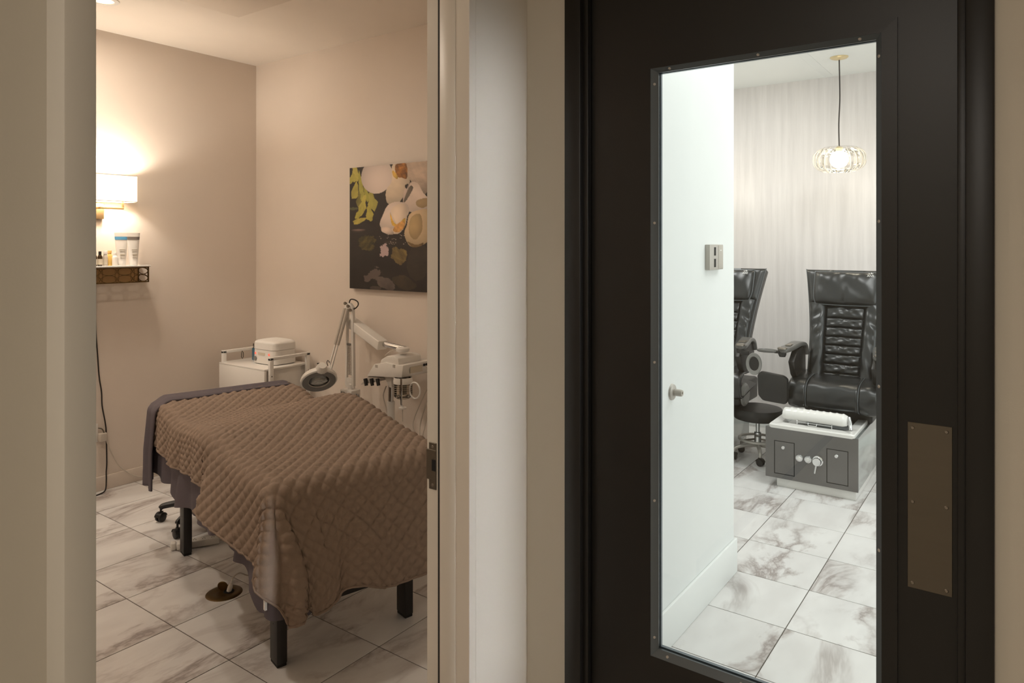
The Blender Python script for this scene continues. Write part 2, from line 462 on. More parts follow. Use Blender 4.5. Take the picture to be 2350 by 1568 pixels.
# ------------------------------------------------------------------ doorway frame of the treatment room
tr = bpy.data.objects.new('trim_1', None); COL.objects.link(tr); tr['kind'] = 'structure'; tr.location = (XO0, 1.29, 0)
def rel(bm, o):
    bmesh.ops.translate(bm, vec=-Vector(o.location), verts=bm.verts); return bm
for (x0, x1, sg) in ((0.5156, XO0, 1),):
    bm = B()
    if sg == 1: box(bm, (x0, 1.290, 0), (x1, 1.454, HO), 0.003)
    else: box(bm, (x0 - 0.0005, 1.2895, 0), (x0 + 0.004, 1.454, HO), 0.001)
    obj('jamb', rel(bm, tr), 'frame_paint', tr)
    bm = B(); xs = x1 if sg == 1 else x0
    box(bm, (xs - (0.002 if sg == 1 else 0.0165), 1.341, 0), (xs + (0.0165 if sg == 1 else 0.002), 1.403, HO), 0.005, 3)
    obj('door_stop_strip', rel(bm, tr), 'frame_paint', tr)
bm = box(B(), (XO1, 1.2895, 0), (XO1 + 0.030, 1.403, HO), 0.001, 1)
obj('jamb', rel(bm, tr), 'frame_paint', tr)
bm = box(B(), (XO1 - 0.0022, 1.341, 0), (XO1 + 0.01, 1.402, HO), 0.0015, 2)
obj('door_stop_strip', rel(bm, tr), 'frame_paint', tr)
XO2 = XO1 + 0.015
bm = box(B(), (XO2, 1.402, 0), (XO1 + 0.030, 1.468, HO), 0.001, 1)
obj('jamb', rel(bm, tr), 'frame_paint', tr)
bm = box(B(), (0.5156, 1.290, HO), (XO1 + 0.05, 1.4545, HO + 0.05), 0.003)
obj('head', rel(bm, tr), 'frame_paint', tr)
bm = box(B(), (XO1 + 0.002, 1.4025, 0), (XO2 + 0.001, 1.412, HO), 0.0)
obj('gasket', rel(bm, tr), 'rubber', tr)
# strike plate, with a raised lip and a dark latch hole
zc0, zc1 = on('x', XO2, 990, 1122).z, on('x', XO2, 990, 1015).z
bm = B()
box(bm, (XO2 - 0.0025, 1.4290, zc0), (XO2 + 0.001, 1.4585, zc1), 0.001, 1)
dz = zc1 - zc0
box(bm, (XO2 - 0.003, 1.4290, zc0 + dz * 0.20), (XO2 + 0.001, 1.4684, zc1 - dz * 0.15), 0.001, 1)
sp = obj('strike_plate', rel(bm, tr), 'bronze', tr); sp['label'] = 'dark bronze strike plate'
obj('latch_hole', rel(box(B(), (XO2 - 0.0035, 1.4305, zc0 + dz * 0.40), (XO2 + 0.001, 1.4455, zc0 + dz * 0.64)), tr), 'gap', sp)
for zz in (zc0 + dz * 0.09, zc1 - dz * 0.09):
    obj('screw', rel(lathe(B(), [(0, 0.001), (0.004, 0.0008), (0.0048, 0)], 12, T(XO2 - 0.0025, 1.4435, zz) @ RY(-math.pi / 2)), tr), 'steel', sp)

# ------------------------------------------------------------------ black door with its frame
fr = bpy.data.objects.new('trim_2', None); COL.objects.link(fr); fr['kind'] = 'structure'; fr.location = (1.87, 0.6, 0)
for (ya, yb, ys0, ys1) in ((0.05, 0.104, 0.10, 0.120), (1.087, 1.144, 1.069, 1.09)):
    obj('jamb', rel(box(B(), (1.856, ya, 0), (1.99, yb, HO), 0.004, 2), fr), 'black_door', fr)
    obj('door_stop_strip', rel(box(B(), (1.872, ys0, 0), (1.893, ys1, HO), 0.003, 2), fr), 'black_door', fr)
obj('head', rel(box(B(), (1.856, 0.05, HO), (1.99, 1.144, HO + 0.05), 0.004, 2), fr), 'black_door', fr)
dr = bpy.data.objects.new('door_1', None); COL.objects.link(dr); dr['kind'] = 'structure'; dr.location = (1.895, 0.589, 0)
XD = 1.895
LO = dict(y0=0.241, y1=0.906, z0=0.409, z1=2.161)     # window kit flange
LB = dict(y0=0.2745, y1=0.872, z0=0.434, z1=2.129)    # bead outside
LG = dict(y0=0.2885, y1=0.854, z0=0.452, z1=2.118)    # glass edge
bm = B(); ya, yb = 0.107, 1.084
box(bm, (XD, ya, 0.01), (XD + 0.045, LB['y0'], HO - 0.004)); box(bm, (XD, LB['y1'], 0.01), (XD + 0.045, yb, HO - 0.004))
box(bm, (XD, LB['y0'], 0.01), (XD + 0.045, LB['y1'], LB['z0'])); box(bm, (XD, LB['y0'], LB['z1']), (XD + 0.045, LB['y1'], HO - 0.004))
obj('leaf', rel(bm, dr), 'black_door', dr)
def ring4(outer, inner, xo, xi, xback):
    """four mitred pieces between two rectangles; returns list of bmeshes"""
    o = [(outer['y0'], outer['z0']), (outer['y1'], outer['z0']), (outer['y1'], outer['z1']), (outer['y0'], outer['z1'])]
    i = [(inner['y0'], inner['z0']), (inner['y1'], inner['z0']), (inner['y1'], inner['z1']), (inner['y0'], inner['z1'])]
    res = []
    for k in range(4):
        a, b = k, (k + 1) % 4
        t = B()
        f = [(xo, *o[a]), (xo, *o[b]), (xi, *i[b]), (xi, *i[a])]; bk = [(xback, *o[a]), (xback, *o[b]), (xback, *i[b]), (xback, *i[a])]
        V = [t.verts.new(p) for p in f + bk]
        for q in ((0, 1, 2, 3), (7, 6, 5, 4), (0, 4, 5, 1), (1, 5, 6, 2), (2, 6, 7, 3), (3, 7, 4, 0)): t.faces.new([V[z] for z in q])
        bmesh.ops.recalc_face_normals(t, faces=t.faces)
        res.append(t)
    return res
for t in ring4(LO, LB, XD - 0.006, XD - 0.0065, XD + 0.002): obj('window_flange', rel(t, dr), 'black_door', dr, smooth=False)
for t in ring4(LO, LB, XD + 0.0515, XD + 0.052, XD + 0.044): obj('window_flange', rel(t, dr), 'black_door', dr, smooth=False)
beads = []
for t in ring4(LB, LG, XD - 0.0055, XD + 0.010, XD + 0.016): beads.append(obj('glazing_bead', rel(t, dr), 'lit_bead', dr, smooth=False))
for t in ring4(LB, LG, XD + 0.050, XD + 0.036, XD + 0.026): obj('glazing_bead', rel(t, dr), 'lit_bead', dr, smooth=False)
obj('glass_pane', rel(box(B(), (XD + 0.018, LB['y0'] + 0.002, LB['z0'] + 0.002), (XD + 0.024, LB['y1'] - 0.002, LB['z1'] - 0.002)), dr), 'glass', dr, smooth=False)
def screw_at(y, z, nrm, parent, r=0.0042, x=XD + 0.0015):
    M = align((x, y, z), nrm)
    bm = lathe(B(), [(0, 0.0016), (r * 0.7, 0.0014), (r, 0)], 12, M)
    s = obj('screw', rel(bm, dr), 'steel' if parent.name.startswith('push') else 'nickel', parent)
    bm = B(); box(bm, (-r * 0.55, -r * 0.12, 0.0012), (r * 0.55, r * 0.12, 0.0019), M=M); box(bm, (-r * 0.12, -r * 0.55, 0.0012), (r * 0.12, r * 0.55, 0.0019), M=M)
    return s
ym_l = (LB['y1'] + LG['y1']) / 2; ym_r = (LB['y0'] + LG['y0']) / 2; zm_b = (LB['z0'] + LG['z0']) / 2; zm_t = (LB['z1'] + LG['z1']) / 2
for z in [on('x', XD, 1502, p).z for p in (193, 512, 832, 1150, 1464)]: screw_at(ym_l, z, (-1, -0.9, 0), beads[1])
for z in [on('x', XD, 2021, p).z for p in (128, 508, 888, 1265)]: screw_at(ym_r, z, (-1, 0.9, 0), beads[3])
for p in ((1536, 153), (1739, 124), (1973, 90)): screw_at(on('x', XD, *p).y, zm_t, (-1, 0, -0.9), beads[2])
for p in ((1531, 1511), (1700, 1560)): screw_at(on('x', XD, *p).y, zm_b, (-1, 0, 0.9), beads[0])
screw_at(0.56, zm_b, (-1, 0, 0.9), beads[0]); screw_at(0.36, zm_b, (-1, 0, 0.9), beads[0])
# push plate
PP = dict(y0=0.1305, y1=0.2205, z0=0.8165, z1=1.205)
pp = obj('push_plate', rel(box(B(), (XD - 0.0018, PP['y0'], PP['z0']), (XD + 0.001, PP['y1'], PP['z1']), 0.0008, 1), dr), 'bronze', dr)
pp['label'] = 'tall brushed bronze push plate with six screws'
for y in (PP['y0'] + 0.0115, PP['y1'] - 0.0105):
    for z in (PP['z0'] + 0.012, (PP['z0'] + PP['z1']) / 2 + 0.008, PP['z1'] - 0.013): screw_at(y, z, (-1, 0, 0), pp, 0.0045, XD - 0.0018)

# ------------------------------------------------------------------ treatment room: ceiling fittings
hc = thing('ceiling_hatch', (2.255, 3.632, CE), 'square white ceiling access hatch in the treatment room ceiling', 'hatch')
MT['hatch'] = mat('hatch_paint', (229, 218, 205), 0.7, var=0.02)
obj('hatch_panel', box(B(), (-0.296, -0.296, -0.008), (0.296, 0.296, -0.001), 0.001), 'hatch', hc)
bm = B()
for a, b in (((-0.306, -0.306), (0.306, -0.299)), ((-0.306, 0.299), (0.306, 0.306)), ((-0.306, -0.299), (-0.299, 0.299)), ((0.299, -0.299), (0.306, 0.299))):
    box(bm, (a[0], a[1], -0.004), (b[0], b[1], -0.0002))
obj('hatch_frame', bm, 'ceiling', hc)
def downlight(x, y, label):
    d = thing('recessed_downlight', (x, y, CE), label, 'ceiling light', group='recessed downlights of the treatment room')
    obj('trim_ring', lathe(B(), [(0.058, -0.001), (0.060, -0.008), (0.085, -0.005), (0.086, -0.0005)], 32), 'white_plastic', d)
    obj('lens', lathe(B(), [(0, -0.0035), (0.059, -0.0035)], 32), 'lens_on', d)
downlight(1.922, 4.301, 'round recessed downlight in the ceiling above the wall lamp')
downlight(0.70, 3.00, 'added recessed downlight for room fill, out of view left of the doorway')  # fitting added for the unseen fill light

# ------------------------------------------------------------------ wall lamp
XS = 2.205
wl = thing('wall_lamp', (XS, YB, 1.78), 'brass wall lamp with lit rectangular white fabric shade', 'lamp')
bx = lambda lo, hi, b=0.0: rel(box(B(), lo, hi, b), wl)
bm = B()
for lo, hi in (((2.075, 4.745, 1.900), (2.337, 4.748, 2.070)), ((2.075, 4.877, 1.900), (2.337, 4.880, 2.070)),
               ((2.075, 4.748, 1.900), (2.078, 4.877, 2.070)), ((2.334, 4.748, 1.900), (2.337, 4.877, 2.070))):
    box(bm, lo, hi)
sh = obj('lamp_shade', rel(bm, wl), 'shade', wl, smooth=False)
for z in (1.898, 2.068):
    bm = B()
    for lo, hi in (((2.0745, 4.7445, z), (2.3375, 4.7485, z + 0.004)), ((2.0745, 4.8765, z), (2.3375, 4.8805, z + 0.004)),
                   ((2.0745, 4.7445, z), (2.0785, 4.8805, z + 0.004)), ((2.3335, 4.7445, z), (2.3375, 4.8805, z + 0.004))):
        box(bm, lo, hi)
    obj('shade_trim', rel(bm, wl), 'label', sh, smooth=False)
obj('back_plate', bx((2.090, 4.893, 1.786), (2.196, 4.917, 1.892), 0.003), 'brass', wl)
bm = B(); box(bm, (2.137, 4.83, 1.850), (2.150, 4.893, 1.863), 0.001); box(bm, (2.137, 4.815, 1.850), (2.285, 4.828, 1.863), 0.001); box(bm, (2.272, 4.815, 1.863), (2.285, 4.828, 1.955), 0.001)
box(bm, (2.137, 4.815, 1.850), (2.150, 4.845, 1.863))
obj('arm', rel(bm, wl), 'brass', wl)
obj('bulb', rel(lathe(B(), [(0, 0.045), (0.018, 0.036), (0.022, 0.02), (0.014, 0.0), (0.012, -0.02), (0, -0.02)], 16, T(2.2785, 4.8215, 1.975)), wl), 'bulb', wl)
pl = bpy.data.lights.new('wall_lamp_light', 'POINT'); pl.energy = 19.0; pl.color = (1.0, 0.91, 0.79); pl.shadow_soft_size = 0.03
po = bpy.data.objects.new('wall_lamp_light', pl); COL.objects.link(po); po.parent = wl; po.location = Vector((2.20, 4.815, 2.01)) - Vector(wl.location)

wl['group'] = 'brass wall lamps of the treatment room'
w2 = copy_tree(wl); w2.location.x = XS - 1.30  # copy added out of view to brighten the room
w2['label'] = 'second brass wall lamp, added out of view for more room light'

# ------------------------------------------------------------------ shelf with fretwork apron
sf = thing('wall_shelf', (2.13, YB, 1.366), 'white topped wall shelf with brass oval fretwork below the lamp', 'shelf')
obj('shelf_top', rel(box(B(), (1.83, 4.770, 1.470), (2.440, YB, 1.480), 0.002), sf), 'white_lacquer', sf)
def ell(bm, cx, cz, rx, rz, r, fn):
    pts = [fn(cx + rx * math.cos(2 * math.pi * k / 28), cz + rz * math.sin(2 * math.pi * k / 28)) for k in range(28)]
    tube(bm, pts, r, 6, closed=True)
yf = 4.779
bm = B()
box(bm, (1.84, yf - 0.003, 1.366), (2.430, yf + 0.003, 1.373)); box(bm, (1.84, yf - 0.003, 1.462), (2.430, yf + 0.003, 1.470))
for x in (1.84, 2.424): box(bm, (x, yf - 0.003, 1.366), (x + 0.007, yf + 0.003, 1.470))
xx = 2.424
w = 0.100
k = 0
while xx - w > 1.83:
    for cz in (1.394, 1.442): ell(bm, xx - w / 2, cz, w / 2 * 0.98, 0.0235, 0.0022, lambda p, q: (p, yf, q))
    ell(bm, xx - w, 1.418, 0.012, 0.046, 0.002, lambda p, q: (p, yf, q))
    xx -= w; k += 1
obj('front_fretwork', rel(bm, sf), 'dark_brass', sf)
for x in (1.843, 2.427):
    bm = B()
    for z in (1.366, 1.463): box(bm, (x - 0.003, yf, z), (x + 0.003, YB, z + 0.007))
    for y in (yf, YB - 0.007): box(bm, (x - 0.003, y, 1.366), (x + 0.003, y + 0.007, 1.470))
    for cz in (1.394, 1.442): ell(bm, (yf + YB) / 2, cz, 0.062, 0.0235, 0.0022, lambda p, q: (x, p, q))
    obj('end_fretwork', rel(bm, sf), 'dark_brass', sf)
obj('shelf_back_plate', rel(box(B(), (1.84, YB - 0.004, 1.366), (2.43, YB, 1.470)), sf), 'brass', sf)

# toiletries on the shelf
SZ = 1.480
def lotion(x, y, band, label):
    t = thing('lotion_tube', (x, y, SZ), label, 'tube', group='white lotion tubes on the shelf', rz=random.uniform(-0.1, 0.1))
    def f(u, v):
        th = 2 * math.pi * u; h = v * 0.205
        k = v
        rx = 0.026 + 0.018 * k; ry = 0.026 * (1 - k) + 0.002 * k
        return (rx * math.cos(th), ry * math.sin(th), 0.012 + h)
    obj('tube_body', grid(B(), 28, 10, f, True), 'white_plastic', t)
    obj('cap', lathe(B(), [(0, 0), (0.024, 0), (0.025, 0.002), (0.025, 0.014), (0, 0.014)], 24), 'white_plastic', t)
    def fb(u, v):
        th = 2 * math.pi * u; q = 0.775 + 0.10 * v
        rx = 0.0265 + 0.018 * q; ry = 0.026 * (1 - q) + 0.0028
        return (rx * math.cos(th), ry * math.sin(th), 0.012 + q * 0.205)
    obj('colour_band', grid(B(), 28, 3, fb, True), band, t)
    bm = B()
    for q in (0.46, 0.40, 0.30, 0.27, 0.20):
        rx = 0.026 + 0.018 * q; ry = 0.026 * (1 - q) + 0.002
        box(bm, (-rx * 0.5, -ry - 0.0006, 0.012 + q * 0.205), (rx * 0.5, -ry * 0.8, 0.0132 + q * 0.205))
    obj('print_lines', bm, 'label', t)
random.seed(3)
lotion(2.282, 4.845, 'blue', 'white squeeze tube with a blue band on the wall shelf')
lotion(2.352, 4.828, 'greyband', 'white squeeze tube with a grey band at the right of the shelf')
def bottle(x, y, r, h, body, cap, label, capr=None, lab=None, name='small_bottle', caph=0.22):
    t = thing(name, (x, y, SZ), label, 'bottle', group='small bottles on the shelf')
    hb = h * (1 - caph)
    obj('bottle_body', lathe(B(), [(0, 0), (r * 0.95, 0), (r, 0.003), (r, hb * 0.78), (r * 0.75, hb * 0.92), (r * 0.45, hb), (0, hb)], 20), body, t)
    cr = capr or r * 0.62
    obj('cap', lathe(B(), [(0, hb - 0.002), (cr, hb - 0.002), (cr, h - 0.002), (cr * 0.9, h), (0, h)], 20), cap, t)
    if lab: obj('label_wrap', lathe(B(), [(r + 0.0005, hb * 0.12), (r + 0.0005, hb * 0.62)], 20), lab, t)
bottle(2.145, 4.838, 0.0145, 0.095, 'amber', 'black_plastic', 'dark amber bottle with black cap and paper label', lab='label')
bottle(2.113, 4.838, 0.0145, 0.094, 'amber', 'black_plastic', 'dark amber bottle half hidden behind the door jamb', lab='label')
bottle(2.178, 4.838, 0.0145, 0.098, 'clear', 'white_plastic', 'small clear bottle with white cap next to the amber one', lab='label', capr=0.011)
bottle(2.214, 4.858, 0.0155, 0.100, 'yellow', 'cap_yellow', 'yellow bottle with orange cap between the small bottles', capr=0.012, caph=0.18)
bottle(2.234, 4.830, 0.0165, 0.088, 'white_plastic', 'white_plastic', 'small white round shouldered bottle before the blue banded tube', capr=0.009)

# ------------------------------------------------------------------ picture
PW0, PW1, PZ0, PZ1 = 2.945, 3.780, 1.316, 2.148
pc = thing('canvas_picture', (XR, 3.36, PZ0), 'tall canvas print of white orchids, green leaves and black stones', 'picture')
random.seed(11)
def inpoly(X, Y, poly):
    ins = np.zeros(X.shape, bool); n = len(poly)
    for i in range(n):
        x0, y0 = poly[i]; x1, y1 = poly[(i + 1) % n]
        if y0 == y1: continue
        c = ((y0 > Y) != (y1 > Y)) & (X < (x1 - x0) * (Y - y0) / (y1 - y0) + x0)
        ins ^= c
    return ins
NX, NY = 230, 230
gx = np.linspace(0, (PW1 - PW0) / 0.682 * 750, NX); gy = np.linspace(0, 1240, NY)     # print units
X, Y = np.meshgrid(gx, gy)
X = X + 138.0
rs = np.random.RandomState(5)
def noise2(sc, oct=4):
    out = np.zeros(X.shape); amp = 1.0
    for o in range(oct):
        for _ in range(5):
            a = rs.uniform(0, 6.28); f = 2 ** o / sc * rs.uniform(0.7, 1.3)
            out += amp * np.sin((X * math.cos(a) + Y * math.sin(a)) * f + rs.uniform(0, 6.28)) / 5
        amp *= 0.55
    return out
img = np.zeros(X.shape + (3,)); img[:] = (34, 27, 22)
img += noise2(60)[..., None] * 5
def paint(mask, col, sh=None, a=1.0):
    c = np.array(col, float)[None, None, :] * (1.0 if sh is None else sh[..., None])
    img[mask] = (img * (1 - a) + c * a)[mask]
def oval(cx, cy, rx, ry, rot=0.0):
    dx, dy = X - cx, Y - cy; c, s = math.cos(rot), math.sin(rot)
    u = (dx * c + dy * s) / rx; v = (-dx * s + dy * c) / ry
    return u * u + v * v
# wet stones
for cx, cy, rx, ry in ((250, 630, 170, 62), (595, 740, 175, 76), (850, 700, 200, 120)):
    d = oval(cx, cy, rx, ry); paint(d < 1, (46, 38, 33), 0.8 + 0.5 * np.clip(1 - oval(cx - rx * .1, cy + ry * .35, rx * .5, ry * .3), 0, 1))
d = oval(235, 640, 80, 12); paint(d < 1, (128, 104, 96), 0.5 + 0.5 * np.clip(1 - d, 0, 1))
for k in range(26):
    paint(oval(rs.uniform(450, 730), rs.uniform(690, 790), 5, 4) < 1, (150, 138, 128))
# reflections on the water
m = oval(330, 770, 95, 85) + 0.5 * noise2(16) < 0.9; paint(m, (92, 82, 42), 0.8 + 0.3 * noise2(14))
m = oval(515, 850, 55, 75) + 0.7 * noise2(14) < 0.7; paint(m, (184, 160, 158))
m = oval(665, 900, 95, 90) + 0.5 * noise2(20) < 0.8; paint(m, (128, 108, 62), 0.85 + 0.2 * noise2(12))
m = oval(395, 1085, 120, 60, -0.6) + 0.7 * noise2(18) < 0.7; paint(m, (92, 80, 74))
m = oval(520, 1170, 130, 60, 0.3) + 0.5 * noise2(24) < 0.8; paint(m, (100, 88, 82), 0.9 + 0.15 * noise2(30))
m = oval(710, 1160, 130, 75, 0.2) + 0.3 * noise2(26) < 0.8; paint(m, (66, 55, 40), 0.9 + 0.15 * noise2(30))
m = oval(850, 960, 110, 190, 0.1) + 0.2 * noise2(26) < 0.9; paint(m, (56, 47, 36), 0.9 + 0.12 * noise2(30))
m = oval(420, 1225, 60, 22) < 1; paint(m, (74, 64, 58))
# leaves
def leaf(cx, cy, L, Wd, rot, col):
    n = 14; pts = []
    for k in range(n):
        t = k / n * 2 * math.pi; r = 1 + 0.12 * math.sin(5 * t + cx)
        u = L * math.cos(t) * r; v = Wd * math.sin(t) * (1.15 if math.cos(t) > 0 else 0.7) * r
        pts.append((cx + u * math.cos(rot) - v * math.sin(rot), cy + u * math.sin(rot) + v * math.cos(rot)))
    paint(inpoly(X, Y, pts), col, 0.92 + 0.10 * noise2(26))
for cx, cy, L, Wd, rot, c in ((200, 60, 90, 40, 1.5, (196, 184, 88)), (160, 110, 55, 28, 2.0, (176, 164, 74)), (200, 235, 90, 40, 1.75, (190, 176, 80)), (262, 200, 160, 26, 1.45, (184, 176, 78)),
                         (320, 270, 90, 24, 1.3, (170, 164, 70)), (240, 330, 70, 26, 1.7, (128, 120, 56)), (285, 385, 110, 36, 1.8, (196, 182, 84)), (245, 470, 70, 26, 2.2, (190, 178, 76)),
                         (385, 350, 100, 46, 1.35, (182, 172, 82)), (355, 470, 85, 38, 1.45, (194, 180, 80)), (250, 545, 78, 28, 2.85, (200, 182, 84)), (190, 20, 60, 24, 1.2, (204, 190, 96))):
    leaf(cx, cy, L, Wd, rot, c)
m = oval(175, 420, 60, 14) < 1; paint(m, (84, 86, 54))
# big pale stone and petals
d = oval(432, 105, 166, 175); paint(d < 1, (222, 204, 192), 1.04 - 0.16 * np.clip(oval(480, 150, 200, 220), 0, 1.3))
def petal(pts, col, sh=0.06, sc=70):
    n = len(pts); out = []
    for i in range(n):
        p0, p1, p2, p3 = pts[i - 1], pts[i], pts[(i + 1) % n], pts[(i + 2) % n]
        for j in range(5):
            t = j / 5
            out.append(tuple(0.5 * (2 * p1[q] + (p2[q] - p0[q]) * t + (2 * p0[q] - 5 * p1[q] + 4 * p2[q] - p3[q]) * t * t + (3 * p1[q] - p0[q] - 3 * p2[q] + p3[q]) * t ** 3) for q in (0, 1)))
    cx = sum(p[0] for p in pts) / n; cy = sum(p[1] for p in pts) / n
    rx = (max(p[0] for p in pts) - min(p[0] for p in pts)) / 2 + 1; ry = (max(p[1] for p in pts) - min(p[1] for p in pts)) / 2 + 1
    sh_ = (1.06 - 0.22 * np.clip(oval(cx - 0.25 * rx, cy - 0.3 * ry, rx * 1.3, ry * 1.3), 0, 1.2)) if sh else 1.0
    paint(inpoly(X, Y, out), col, (1 + sh * noise2(sc)) * sh_)
petal([(600, 0), (745, 0), (770, 180), (700, 330), (640, 390), (545, 380), (530, 260), (590, 160)], (216, 196, 170))
petal([(735, 0), (930, 0), (1000, 60), (930, 300), (850, 260), (770, 160)], (190, 168, 148), 0.10, 24)
petal([(625, 10), (720, 0), (745, 60), (740, 150), (690, 140), (640, 120)], (150, 96, 40), 0.35, 14)
petal([(600, 60), (650, 120), (640, 150), (600, 110)], (222, 178, 84))
petal([(760, 210), (840, 200), (900, 300), (1000, 420), (900, 480), (760, 470), (700, 400)], (214, 194, 178))
petal([(765, 205), (735, 330), (712, 390), (700, 350), (715, 260)], (190, 170, 156))
petal([(720, 215), (755, 205), (735, 250)], (40, 32, 26), 0.0)
petal([(770, 225), (800, 250), (745, 350), (712, 380), (720, 330)], (108, 96, 84))
petal([(550, 400), (640, 370), (740, 400), (760, 480), (700, 560), (640, 620), (520, 650), (465, 590), (500, 490)], (226, 206, 190))
petal([(580, 460), (640, 400), (720, 400), (745, 470), (725, 600), (660, 680), (570, 680), (560, 640), (640, 610)], (232, 210, 186))
petal([(572, 470), (605, 560), (650, 590), (722, 530), (715, 610), (655, 620), (590, 590)], (224, 178, 74), 0.15, 18)
petal([(640, 590), (710, 560), (715, 620), (655, 670), (600, 650)], (216, 160, 90), 0.15, 12)
petal([(485, 620), (560, 620), (610, 680), (560, 690), (490, 660)], (218, 196, 178))
petal([(765, 500), (850, 460), (960, 470), (1000, 640), (930, 770), (800, 810), (745, 770), (715, 680), (740, 600)], (206, 180, 142))
petal([(790, 520), (870, 500), (890, 640), (830, 740), (770, 700), (760, 600)], (190, 162, 116), 0.08)
petal([(835, 370), (930, 350), (960, 400), (900, 440), (840, 420)], (170, 144, 104))
petal([(745, 760), (830, 790), (900, 770), (880, 800), (800, 815)], (120, 96, 60), 0.2, 16)
for sx_ in (40, 150):
    petal([(960 + sx_, 60), (1060 + sx_, 40), (1080 + sx_, 260), (1000 + sx_, 330), (950 + sx_, 220)], (214, 196, 178))
img = np.clip(img, 0, 255) / 255.0
linimg = np.where(img <= 0.04045, img / 12.92, ((img + 0.055) / 1.055) ** 2.4)
verts = []; 
for j in range(NY):
    for i in range(NX):
        verts.append((-0.0375, PW1 - (PW1 - PW0) * i / (NX - 1) - 3.36, (PZ1 - PZ0) * (1 - j / (NY - 1))))
faces = [(j * NX + i, (j + 1) * NX + i, (j + 1) * NX + i + 1, j * NX + i + 1) for j in range(NY - 1) for i in range(NX - 1)]
me = bpy.data.meshes.new('print'); me.from_pydata(verts, [], faces)
ca = me.color_attributes.new('print', 'FLOAT_COLOR', 'POINT')
rgba = np.ones((NX * NY, 4), np.float32); rgba[:, :3] = linimg.reshape(-1, 3)
ca.data.foreach_set('color', rgba.ravel())
pm = bpy.data.materials.new('canvas_print'); pm.use_nodes = True
at_ = pm.node_tree.nodes.new('ShaderNodeVertexColor'); at_.layer_name = 'print'
pm.node_tree.links.new(at_.outputs[0], pm.node_tree.nodes['Principled BSDF'].inputs['Base Color'])
pm.node_tree.nodes['Principled BSDF'].inputs['Roughness'].default_value = 0.55
MT['canvas_edge'] = mat('canvas_edge', (40, 32, 26), 0.8)
cb = obj('canvas', rel(box(B(), (XR - 0.037, PW0, PZ0), (XR - 0.002, PW1, PZ1), 0.001, 1), pc), 'canvas_edge', pc)
po2 = obj('print', me, pm, pc, smooth=False)

# ------------------------------------------------------------------ bed (rotated treatment table)
BO = Vector((1.962, 2.265, 0)); BA = math.atan2(-0.249, 0.969)     # local x = across, local y = along
bed = thing('treatment_table', BO, 'black legged treatment table under the quilt', 'table', BA)
HW, L0, L1 = 0.355, -0.150, 1.53
obj('mattress', box(B(), (-HW, L0, 0.600), (HW, L1, 0.715), 0.035, 4), 'leather_dark', bed)
obj('table_frame', box(B(), (-HW + 0.03, L0 + 0.06, 0.555), (HW - 0.03, L1 - 0.05, 0.601), 0.004), 'black_metal', bed)
for sx in (-1, 1):
    for ly in (0.0, 1.26):
        bm = B(); c = sx * 0.282
        box(bm, (c - 0.021, ly - 0.036, 0.012), (c + 0.021, ly + 0.036, 0.56), 0.004)
        lg = obj('leg', bm, 'black_metal', bed)
        obj('foot_glide', box(B(), (c - 0.019, ly - 0.034, 0.0), (c + 0.019, ly + 0.034, 0.014), 0.003), 'rubber', lg)
        for z in (0.16, 0.20, 0.24, 0.28, 0.32):
            obj('adjustment_hole', lathe(B(), [(0, 0.0005), (0.003, 0.0005)], 10, T(c - 0.021, ly, z) @ RY(-math.pi / 2)), 'gap', lg)
obj('side_rail', box(B(), (-0.295, 0.03, 0.36), (-0.270, 1.23, 0.43), 0.003), 'black_metal', bed)
obj('side_rail', box(B(), (0.270, 0.03, 0.36), (0.295, 1.23, 0.43), 0.003), 'black_metal', bed)
obj('cross_rail', box(B(), (-0.27, -0.014, 0.180), (0.27, 0.014, 0.250), 0.003), 'black_metal', bed)

# --- quilt
def gs(x, c, w): return np.exp(-((x - c) / w) ** 2)
def sstep(x, a, b):
    t = np.clip((x - a) / (b - a), 0, 1); return t * t * (3 - 2 * t)
def ztop(s, l):
    right = sstep(s, -0.38, 0.38)
    z = 0.737 + (0.040 + 0.062 * right) * gs(l, 0.60, 0.30) + 0.030 * right * gs(l, 0.15, 0.25) + 0.03 * sstep(l, 1.05, 1.35)
    z = z - 0.012 * gs(l, 1.0, 0.18)
    return z
def drape(a, b, hw, l0, R=0.05, flare=0.10, fold=None):
    s = np.clip(a, -hw, hw); l = np.maximum(b, l0)
    ea = np.maximum(0, np.abs(a) - hw); eb = np.maximum(0, l0 - b)
    r = np.hypot(ea, eb) + 1e-9
    ds = np.sign(a) * ea / r; dl = -eb / r
    q = R * math.pi / 2
    hor = np.where(r < q, R * np.sin(np.minimum(r, q) / R), R + flare * (r - q))
    drop = np.where(r < q, R * (1 - np.cos(np.minimum(r, q) / R)), R + (r - q) * math.sqrt(1 - flare * flare))
    if fold is not None:
        hor = hor + fold(a, b, ea, eb, r, s, l)
    z = ztop(s, l) - drop
    return s + ds * hor, l + dl * hor, z
QW, QF = 0.605, 0.635
def qfold(a, b, ea, eb, r, s, l):
    left = (a < 0)
    t = np.clip(r - 0.05, 0, None)
    phi = np.arctan2(eb, ea)
    corner = (ea > 0) & (eb > 0)
    # perimeter coordinate: negative along the side, 0..0.20 round the corner, then along the foot
    q = np.where(corner, phi / (math.pi / 2) * 0.20, np.where(eb > 0, 0.20 + (s + 0.33), -(l - L0)))
    k = 0.04 * gs(q, 0.45, 0.08) + 0.03 * np.sin(q * 17) * (q > 0.3)
    k = k + 0.30 * sstep(q, -0.64, -0.57) * (1 - sstep(q, -0.55, -0.08))
    k = k + 0.05 * np.sin(q * 30) * (q < -0.7)
    kr = 0.06 * np.sin(b * 14)
    return np.where(left | (eb > 0), k, kr) * t
ns, nl = 250, 420
ga = np.linspace(-QW, QW, ns); gb = np.linspace(-QF, 1.42, nl)
